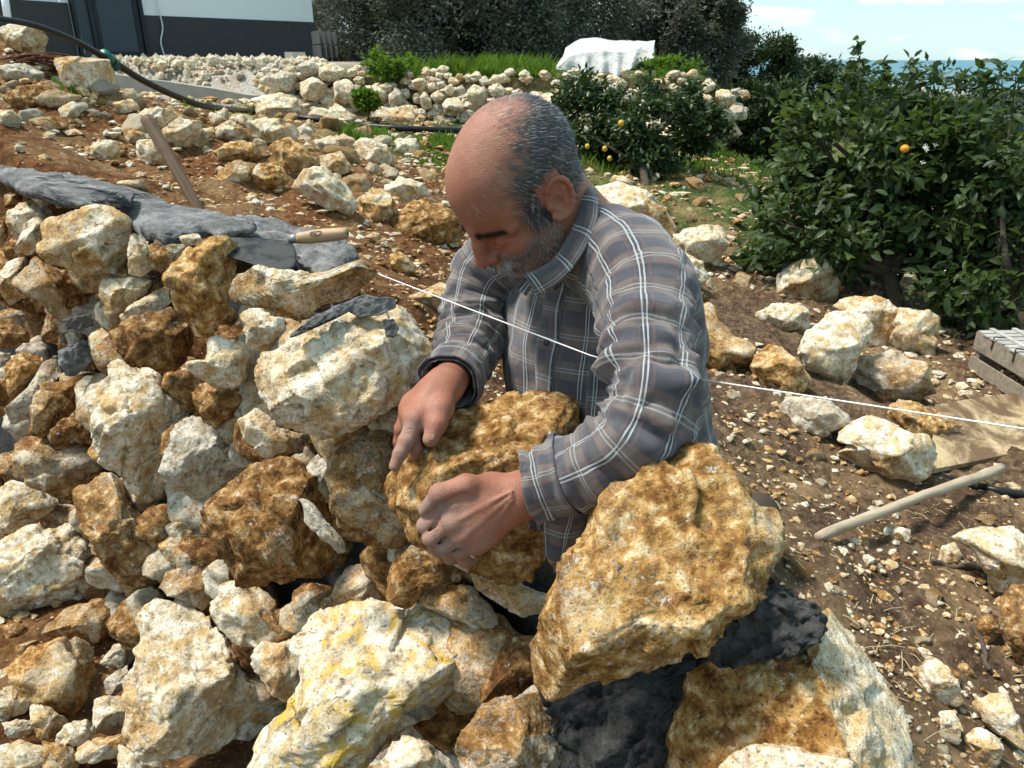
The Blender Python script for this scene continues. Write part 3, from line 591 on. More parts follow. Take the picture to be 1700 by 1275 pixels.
# ---------------------------------------------------------------- the wall being built
wall = empty('dry_stone_wall', P(500, 900, 1.6) * [1, 1, 0], 'half built limestone wall of rough boulders with grey mortar on its top course', 'stone wall')
def Z4(*a): return [(x * .35294, 400 + y * .35294) for x, y in a]
def Z6(*a): return [(x * .35294, 825 + y * .35294) for x, y in a]
def Z7(*a): return [(550 + x * .35294, 825 + y * .35294) for x, y in a]
def Z8(*a): return [(1100 + x * .35294, 825 + y * .35294) for x, y in a]
def Z5(*a): return [(1100 + x * .35294, 400 + y * .35294) for x, y in a]
def Z1(*a): return [(x * .35294, y * .35294) for x, y in a]
def ZT(*a): return [(340 + x * .17647, 360 + y * .17647) for x, y in a]
WS = [  # outline in the photograph, kind, depth offset (m, + = behind), label, extra
 ([(68, 385), (85, 362), (130, 350), (178, 341), (213, 368), (216, 400), (212, 440), (180, 458), (130, 460), (90, 440), (66, 418)], 'c', -.06, 'broad cream boulder under the mortar bed', {}),
 (Z4((70, 170), (170, 70), (260, 120), (380, 190), (430, 260), (420, 330), (330, 390), (270, 370), (200, 290), (120, 250), (60, 200)), 'b', .0, 'brown wedge shaped stone', {}),
 (Z4((0, 150), (40, 100), (110, 60), (150, 60), (70, 190), (130, 260), (50, 300), (-10, 230)), 'c', .03, None, {}),
 (Z4((-20, 360), (60, 370), (130, 430), (130, 470), (40, 505), (-20, 500)), 'r', .0, None, {}),
 (Z4((190, 440), (230, 340), (330, 400), (310, 480), (230, 480)), 'r', .08, None, {}), (Z4((310, 440), (340, 410), (385, 440), (370, 500), (320, 500)), 'g', .06, None, {}),
 (Z4((30, 580), (80, 530), (200, 540), (190, 590), (130, 690), (40, 740), (25, 650)), 'o', .0, None, {}), (Z4((-20, 520), (50, 530), (55, 570), (-20, 600)), 'g', .03, None, {}),
 (Z4((20, 790), (140, 680), (210, 560), (270, 520), (290, 630), (200, 690), (150, 760), (150, 840), (60, 860)), 'g', .02, None, {}),
 (Z4((150, 750), (230, 650), (340, 670), (355, 720), (340, 800), (260, 860), (200, 930), (155, 910)), 'r', -.02, 'red stained stone with a grey face', {}),
 (Z4((230, 920), (260, 870), (400, 770), (445, 830), (440, 940), (330, 970), (240, 975)), 'd', .0, None, {}),
 (Z4((60, 970), (120, 915), (220, 930), (260, 980), (440, 960), (490, 1060), (420, 1120), (330, 1250), (250, 1200), (180, 1160), (70, 1110)), 'b', -.02, None, {}),
 ([(-10, 812), (20, 797), (92, 810), (100, 832), (75, 858), (30, 878), (-10, 885)], 't', -.06, None, {}),
 (Z4((480, 180), (520, 165), (700, 190), (740, 200), (640, 280), (570, 360), (545, 400), (510, 380), (475, 250)), 'c', .04, None, {}),
 ([(219, 385), (243, 395), (250, 430), (253, 447), (232, 458), (212, 455), (213, 420)], 'w', .0, None, {}), ([(248, 410), (262, 395), (270, 408), (305, 405), (318, 414), (290, 440), (268, 458), (254, 440)], 'b', .02, None, {}),
 ([(277, 463), (300, 425), (335, 400), (385, 390), (394, 440), (382, 490), (375, 520), (345, 560), (325, 566), (310, 530), (286, 500)], 'o', -.05, 'tall cream and ochre stone left of the trowel', {}),
 (ZT((180, 760), (260, 580), (400, 490), (560, 480), (800, 520), (1100, 540), (1440, 400), (1520, 500), (1640, 560), (1600, 620), (1560, 700), (1380, 760), (1100, 850), (880, 960), (750, 950), (560, 870), (380, 820), (260, 820)), 't', -.10, 'long flat stone with rusty underside below the trowel', dict(thick=.55)),
 (ZT((350, 900), (440, 850), (560, 880), (800, 1000), (830, 1040), (700, 1180), (560, 1275), (400, 1250), (360, 1150)), 'w', .0, 'small white triangular stone', {}),
 ([(413, 612), (450, 570), (520, 540), (570, 517), (620, 492), (655, 510), (685, 545), (712, 592), (700, 640), (640, 680), (590, 705), (540, 722), (490, 718), (455, 690), (428, 652)], 'w', -.10, 'big pale boulder with mortar smears on its back edge', dict(thick=.7)),
 (Z4((885, 570), (960, 560), (990, 450), (1060, 470), (1140, 480), (1172, 540), (1160, 640), (1130, 700), (1000, 680), (940, 660), (892, 600)), 'w', -.02, None, {}), (Z4((910, 690), (960, 660), (1130, 690), (1185, 700), (1180, 800), (1100, 860), (1000, 880), (920, 810)), 'r', .02, None, {}),
 (Z4((530, 440), (590, 370), (700, 335), (810, 325), (860, 370), (910, 450), (860, 560), (760, 630), (680, 590), (590, 560), (535, 500)), 'd', -.07, 'dark brown rounded stone', {}),
 (Z4((560, 370), (620, 300), (790, 205), (800, 290), (760, 330), (600, 390)), 'c', .03, None, {}),
 (Z4((415, 740), (500, 640), (560, 545), (640, 600), (760, 640), (890, 740), (905, 790), (800, 950), (760, 1050), (740, 1110), (620, 1250), (580, 1200), (580, 1110), (530, 1080), (480, 1030), (445, 960), (445, 850)), 'w', -.05, 'large pale angular stone tapering downward', {}),
 (Z4((780, 1000), (830, 900), (910, 800), (980, 880), (1100, 890), (1160, 960), (1180, 1000), (1270, 1050), (1100, 1110), (1000, 1180), (930, 1225), (840, 1180), (770, 1080)), 'g', .0, None, {}),
 (Z4((1130, 850), (1200, 785), (1270, 830), (1310, 880), (1440, 920), (1420, 990), (1340, 1030), (1240, 1020), (1150, 930)), 'c', -.04, None, {}),
 ([(328, 842), (360, 815), (430, 775), (490, 765), (528, 790), (545, 830), (572, 880), (582, 915), (560, 950), (520, 965), (440, 972), (400, 975), (368, 940), (340, 890)], 'r', -.12, 'large rust brown boulder in the middle of the wall', dict(thick=.75)),
 ([(498, 818), (515, 828), (530, 850), (550, 875), (577, 905), (580, 925), (560, 915), (530, 890), (508, 868)], 'g', -.23, 'thin grey flake over the rust brown boulder', dict(thick=.3)),
 ([(120, 815), (170, 782), (205, 795), (208, 830), (230, 855), (262, 870), (285, 930), (270, 950), (225, 978), (185, 955), (155, 910), (125, 860)], 'b', -.03, None, {}),
 (Z6((790, 150), (850, 90), (930, 110), (940, 170), (900, 230), (830, 200)), 'c', .06, None, {}), (Z6((740, 230), (800, 185), (890, 250), (900, 290), (830, 335), (780, 280)), 'c', .0, None, {}),
 (Z6((-30, 210), (120, 150), (340, 120), (380, 180), (450, 330), (480, 420), (380, 480), (200, 560), (60, 610), (-30, 600)), 'w', -.06, 'large white boulder at the left edge with pinkish streaks', {}),
 (Z6((190, 650), (260, 560), (420, 490), (540, 485), (580, 530), (580, 620), (470, 690), (400, 700), (300, 660)), 'r', .0, None, {}), (Z6((-20, 720), (180, 660), (300, 660), (180, 700), (60, 770), (-20, 795)), 'r', .02, None, {}),
 (Z6((50, 780), (150, 710), (300, 665), (400, 700), (450, 740), (465, 830), (420, 900), (440, 960), (400, 1060), (300, 1060), (180, 1030), (120, 960), (60, 870)), 'o', -.03, 'ochre and white crusted stone low in the wall', {}),
 (Z6((-20, 820), (40, 795), (80, 810), (60, 870), (-20, 930)), 'w', .0, None, {}), (Z6((-20, 910), (60, 890), (150, 940), (140, 1000), (60, 1040), (-20, 1020)), 'w', -.04, None, {}),
 (Z6((10, 1060), (90, 1045), (190, 1060), (120, 1130), (40, 1130)), 'w', -.02, None, {}), (Z6((260, 1130), (320, 1060), (410, 1050), (460, 1100), (400, 1170), (300, 1180)), 'w', -.04, None, {}),
 (Z6((340, 1210), (410, 1150), (590, 1110), (610, 1200), (440, 1250), (380, 1250)), 'c', -.02, None, {}), (Z6((440, 960), (500, 930), (590, 940), (610, 1100), (540, 1120), (450, 1110)), 'w', .0, None, {}),
 (Z6((460, 790), (530, 700), (650, 630), (660, 700), (610, 790), (560, 860), (500, 850)), 'g', .05, None, {}), (Z6((490, 860), (600, 790), (615, 900), (580, 940), (500, 920)), 'g', .03, None, {}),
 (Z6((730, 450), (780, 450), (880, 500), (990, 570), (1010, 650), (1100, 780), (1220, 830), (1270, 900), (1230, 1000), (1100, 1120), (950, 1230), (760, 1250), (650, 1210), (600, 1150), (600, 950), (600, 850), (680, 700), (660, 600), (690, 530)), 'w', -.14, 'large pointed pale boulder with a dusting of yellow lichen at its tip',
   dict(facets=[((-.05, .55, .8), .52, -.1), ((.55, -.5, .6), .60, .28), ((-.8, -.1, .55), .66, .3), ((.1, -.9, .4), .8, .2), ((.8, .3, .5), .8, 0)])),
 (Z6((990, 540), (1000, 480), (1080, 400), (1200, 440), (1300, 500), (1380, 600), (1360, 650), (1210, 710), (1100, 680), (1020, 600)), 'c', -.03, None, {}), (Z6((750, 430), (800, 340), (1000, 310), (1080, 400), (1010, 480), (960, 540), (880, 490), (780, 460)), 'b', .02, None, {}),
 (Z6((1180, 750), (1240, 690), (1400, 670), (1450, 760), (1430, 900), (1380, 980), (1290, 930), (1210, 820)), 'c', .0, None, {}), (Z6((1385, 520), (1450, 430), (1510, 500), (1510, 570), (1400, 590)), 'g', .08, None, {}),
 ([(520, 1022), (560, 1005), (600, 998), (640, 1000), (680, 1012), (730, 1005), (760, 1035), (790, 1050), (820, 1090), (800, 1130), (790, 1160), (740, 1195), (690, 1200), (640, 1240), (600, 1290), (420, 1310), (410, 1240), (440, 1205), (480, 1180), (500, 1130), (490, 1080), (505, 1045)], 'y', -.12, 'big pale boulder with vivid yellow lichen', dict(thick=.7)),
 (Z7((590, 1230), (620, 1120), (720, 1000), (850, 930), (1000, 890), (1040, 950), (1040, 1060), (1100, 1170), (1140, 1275), (1000, 1370), (620, 1370)), 'b', -.08, 'brown boulder streaked white at the bottom edge', {}),
 (Z7((180, 1290), (340, 1120), (420, 1140), (520, 1200), (590, 1275), (560, 1370), (200, 1370)), 'w', -.16, None, {}),
 (Z7((700, 950), (720, 820), (800, 720), (850, 640), (960, 660), (1000, 800), (990, 890), (850, 930), (740, 1000)), 'd', .04, None, {}), (Z7((410, 470), (440, 400), (560, 400), (680, 430), (760, 540), (810, 650), (780, 720), (690, 620), (560, 560), (430, 510)), 'e', .06, None, {}),
 (Z7((250, 400), (300, 300), (400, 230), (530, 220), (640, 330), (610, 400), (440, 420), (400, 480), (360, 530), (250, 490)), 'r', .0, None, {}), (Z7((0, 440), (60, 340), (200, 310), (240, 380), (230, 460), (120, 510), (30, 530)), 'e', .03, None, {}),
 (Z7((640, 340), (720, 330), (860, 370), (900, 420), (1040, 470), (1070, 530), (900, 570), (800, 500), (690, 430)), 'c', .10, None, {}),
 ([(545, 792), (560, 742), (600, 724), (655, 725), (675, 760), (655, 800), (660, 850), (690, 890), (680, 905), (640, 912), (600, 900), (560, 865)], 'b', -.02, None, {}),
 ([(612, 705), (640, 660), (670, 640), (710, 632), (720, 690), (700, 735), (640, 728)], 'w', .10, 'freshly broken white stone behind the pointing hand', {}), ([(510, 775), (530, 752), (552, 758), (548, 835), (535, 838), (515, 800)], 'g', .02, None, {}),
 ([(998, 855), (1020, 800), (1060, 780), (1145, 746), (1190, 768), (1240, 810), (1272, 850), (1286, 890), (1270, 950), (1240, 1010), (1200, 1032), (1170, 1075), (1110, 1085), (1060, 1100), (1010, 1120), (930, 1147), (893, 1122), (893, 1070), (920, 1000), (950, 930), (985, 885)], 'o', -.10, 'largest ochre boulder beside the elbow of the man',
   dict(thick=.75, grow=1.06, facets=[((.12, .32, .9), .58, .05), ((-.8, -.3, .45), .80, .25), ((.05, -.85, .5), .84, .35), ((.75, .05, .6), .84, -.1), ((-.2, .85, .5), .92, -.1)])),
 (Z8((120, 860), (420, 690), (640, 720), (780, 520), (900, 620), (990, 800), (1130, 1000), (1230, 1275), (1130, 1430), (60, 1430), (40, 1140), (110, 950)), 'o', -.02, 'wide ochre boulder with a white right edge under the wet mortar', dict(thick=.7, grow=1.05, facets=[((-.15, .1, .95), .5, .35), ((.85, .30, .5), .52, -.75), ((.1, .8, .6), .75, .1), ((-.8, .0, .6), .8, .3)])),
 (Z8((240, 1275), (360, 1200), (450, 1165), (560, 1180), (700, 1210), (980, 1260), (1100, 1330), (1000, 1430), (240, 1430)), 'c', -.14, None, {}),
 (Z6((-20, 1180), (100, 1150), (220, 1190), (240, 1290), (60, 1340), (-20, 1310)), 'c', -.02, None, {}), (Z6((200, 1150), (340, 1180), (380, 1260), (300, 1330), (200, 1290)), 'o', -.02, None, {}), (Z6((140, 960), (240, 1000), (330, 1060), (270, 1130), (180, 1140), (140, 1060)), 'c', -.03, None, {}), (Z6((-20, 600), (80, 590), (180, 640), (100, 705), (-20, 725)), 'r', .0, None, {}), (Z6((560, 1170), (640, 1200), (770, 1255), (740, 1330), (560, 1330)), 'w', -.04, None, {}),
 ([(88, 320), (130, 315), (126, 340), (95, 346)], 'w', .04, None, {}), ([(8, 322), (38, 315), (36, 340), (8, 346)], 'r', .05, None, {}), ([(14, 352), (45, 332), (72, 338), (85, 355), (62, 388), (35, 405), (14, 382)], 'c', .02, None, {}), ([(-12, 340), (12, 350), (12, 392), (-12, 420)], 'b', .03, None, {}),
 ([(52, 308), (82, 310), (86, 338), (66, 345), (52, 330)], 'g', .06, None, {}), ([(40, 372), (70, 358), (90, 365), (66, 410), (44, 425), (22, 415)], 'w', .0, None, {}), ([(296, 392), (330, 388), (336, 404), (306, 408)], 'c', .06, None, {}),
]
for i, (px, kd, off, lab, kw) in enumerate(WS):
    u, v = poly_center(px); d = wall_d(u, v)
    if (P(u, v, d))[2] < .06: d = (EYE[2] - .06) / -ray(u, v)[2]
    kw = dict(kw); o = rock(px, d + off + .02, 'stone', kd, kw.pop('thick', .62), wall, **kw)
    if lab: o['label'] = lab
    if lab and 'mortar smears' in lab: smeared = o
# filler stones behind the face, so that the joints show more stone and then the dark inside
fill = []
for k in range(270):
    s_ = rng.uniform(-3.0, .3); zt = 1.02 if s_ < -1.05 else .80 if s_ < -.62 else .60
    z = rng.uniform(.0, zt); c = WD * s_ + WN * (WC - WB * (WTOP - z) + .07 + rng.uniform(0, .05)); c[2] = z
    u, v, d = proj(c)
    if d < .5 or u < -150 or u > 1600 or v > 1400: continue
    rr = rng.uniform(.05, .10); npt = 9; a = np.sort(rng.uniform(0, 6.28, npt)); q = [(u + math.cos(x) * rr * FPX / d * rng.uniform(.7, 1.15), v + math.sin(x) * rr * FPX / d * rng.uniform(.6, 1.0)) for x in np.linspace(0, 6.28, npt, endpoint=False)]
    rock(q, c, 'stone', rng.choice(list('eebrdgc')), .8, wall, res=4, nfac=3)
# packed core of earth and mortar, painted near-black for the shade in the joints
nS, nT = 150, 46; S_ = np.linspace(-3.6, .42, nS); V = []
ztop = np.interp(S_, [-3.6, -1.25, -1.1, -.9, -.72, -.5, -.2, .1, .42], [1.04, 1.02, .86, .74, .62, .52, .42, .32, .2])
prof = np.linspace(0, 1, nT)
for s_, zt in zip(S_, ztop):
    for t in prof:
        if t < .62: z = -.1 + (zt + .1) * (t / .62); c_ = WC - WB * (WTOP - z) + .17
        else: z = zt - .0 * t; c_ = WC - WB * (WTOP - zt) + .17 + (t - .62) / .38 * .20; z -= (t - .62) * .25
        p = WD * s_ + WN * c_; p[2] = z; V.append(p)
V = np.array(V); V += (.035 * fbm(V * 9, 3, 3))[:, None] * (WN * -.7 + [0, 0, .5])
ii = (np.arange(nS - 1)[:, None] * nT + np.arange(nT - 1)[None]).ravel(); wc0 = V.mean(0)
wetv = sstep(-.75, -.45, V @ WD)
core = link('packed_core', mesh_np('packed_core', V - wc0, np.stack([ii, ii + 1, ii + nT + 1, ii + nT], 1), MORTAR, True, {'wet': .96 + .04 * wetv}), rel(wc0, wall), wall)  # high wet value paints the shade of the gaps, not dampness
# mortar beds
_sv = np.array([v.co[:] for v in smeared.data.vertices]) + np.array(smeared.location) + np.array(wall.location)
def front_d(u, v, w=14): a, b, c = proj(_sv); k = np.hypot(a - u, b - v) < w; return float(c[k].min())
def ragged(q, n=7, amp=.11):
    a = np.concatenate([q[i] + (q[(i + 1) % len(q)] - q[i]) * np.linspace(0, 1, n, endpoint=False)[:, None] for i in range(len(q))]); s_ = np.sqrt(np.mean(np.sum(q * q, 1)))
    return a * (1 + amp * fbm(np.concatenate([a / s_ * 4.5, np.full((len(a), 1), s_ * 90)], 1), 5, 3))[:, None]
def mortar(px, z, th, name='mortar_bed', wet=0.0, frame=None, d=None, lump=1.0, parent=wall, res=6, label=None):
    px = np.asarray(px, float)
    if frame is None:
        pts = np.array([Pz(u, v, z) for u, v in px]); x, y = poly_center(pts[:, :2]); c = np.array([x, y, z]); fr_ = UPF; q2 = ragged((pts - c)[:, :2])
    else:
        u, v = poly_center(px); c = P(u, v, d); fr_ = view_frame(c); q2 = ragged(plane_poly(px, c, fr_))
    _seed[0] += 1; Vv, F, _ = rock_np(q2, th, fr_, _seed[0], 'g', res, rough=0.0, facets=[(np.array([.1, .1, 1]), .6)], flat=.55)
    if lump > 1: Vv = Vv * (1 + .16 * (np.abs(fbm(Vv * 26, 3, 3)) + .7 * np.abs(fbm(Vv * 60, 9, 2)) - .6))[:, None]
    nr_ = fr_[2]; Vv = Vv + nr_ * (th * .34 * lump * fbm(Vv * 24, _seed[0], 3) + .0022 * lump * fbm(Vv * 85, 3, 3) + .0015 * lump * np.maximum(0, vnoise(Vv * 130, 4)) + th * .2 * lump * np.abs(vnoise(Vv * 70, 5)))[:, None] + .003 * lump * np.stack([vnoise(Vv * 30, 6), vnoise(Vv * 30, 17), vnoise(Vv * 30, 28)], 1) + .0008 * lump * np.stack([vnoise(Vv * 110, 7), vnoise(Vv * 110, 18), vnoise(Vv * 110, 29)], 1)
    o = link(name, mesh_np(name, Vv, F, MORTAR, True, {'wet': np.full(len(Vv), wet)}), rel(c, parent) if parent else c, parent)
    if label: o['label'] = label
    return o
mortar([(-40, 252), (40, 272), (100, 292), (180, 306), (235, 326), (215, 350), (190, 340), (150, 338), (112, 345), (75, 326), (40, 318), (-40, 282)], 1.20, .026, lump=.5)
mortar([(170, 305), (230, 318), (285, 346), (345, 352), (415, 368), (430, 380), (380, 390), (335, 386), (298, 396), (282, 408), (240, 398), (222, 378), (190, 352), (158, 340)], 1.145, .030, lump=.5)
mortar([(395, 372), (460, 370), (500, 384), (560, 398), (598, 420), (594, 440), (570, 456), (545, 458), (515, 452), (490, 440), (420, 430), (390, 400)], 1.075, .036, label='rounded mortar dollop under the trowel')
mortar([(484, 552), (520, 526), (560, 506), (612, 488), (652, 496), (655, 512), (625, 524), (600, 530), (578, 516), (540, 532), (500, 550), (486, 562)], 0, .012, 'mortar_smear', .1, 'v', front_d(575, 522, 24) + .004, .8)
mortar([(636, 532), (655, 530), (664, 548), (652, 562), (640, 558)], 0, .010, 'mortar_smear', .1, 'v', front_d(650, 545) + .003, .8, res=5)
mortar([(1170, 1085), (1205, 1020), (1256, 968), (1312, 980), (1362, 1022), (1366, 1062), (1332, 1088), (1280, 1090), (1230, 1104), (1190, 1112)], 0, .055, 'wet_mortar', .85, 'v', wall_d(1270, 1040) - .02, 1.3)
mortar([(915, 1150), (1000, 1120), (1100, 1090), (1200, 1050), (1230, 1100), (1180, 1160), (1130, 1250), (1100, 1320), (940, 1320), (905, 1220)], 0, .06, 'wet_mortar', .9, 'v', wall_d(1060, 1190) + .10, 1.3)
mortar(Z4((270, 520), (320, 500), (400, 470), (480, 420), (530, 440), (520, 490), (450, 560), (380, 620), (310, 650), (290, 600)), 0, .03, 'mortar_fill', .12, 'v', wall_d(140, 590) + .06, 1.0)
mortar(Z4((290, 370), (360, 360), (430, 340), (440, 400), (380, 420), (320, 415)), 0, .02, 'mortar_fill', .12, 'v', wall_d(128, 536) + .02, 1.0, res=5)
None and mortar([(545, 920), (600, 908), (660, 920), (640, 950), (600, 985), (560, 960)], 0, .02, 'mortar_fill', .5, 'v', wall_d(600, 940) + .05, 1.0, res=5)
# the stone the man is setting
rock([(640, 802), (655, 780), (690, 742), (740, 702), (790, 676), (840, 655), (880, 645), (930, 655), (962, 672), (960, 740), (932, 810), (908, 885), (895, 940), (876, 972), (850, 975), (790, 945), (700, 892), (658, 845)], 1.26, 'held_stone', 'q', .55, None,
     'pitted ochre stone held between the hands of the man', 'stone', res=6, rough=.95, facets=[((-.1, .75, .7), .66, .1), ((.1, -.4, .9), .66, .2), ((-.8, 0, .6), .85, .1), ((.7, .2, .7), .8, .1)])
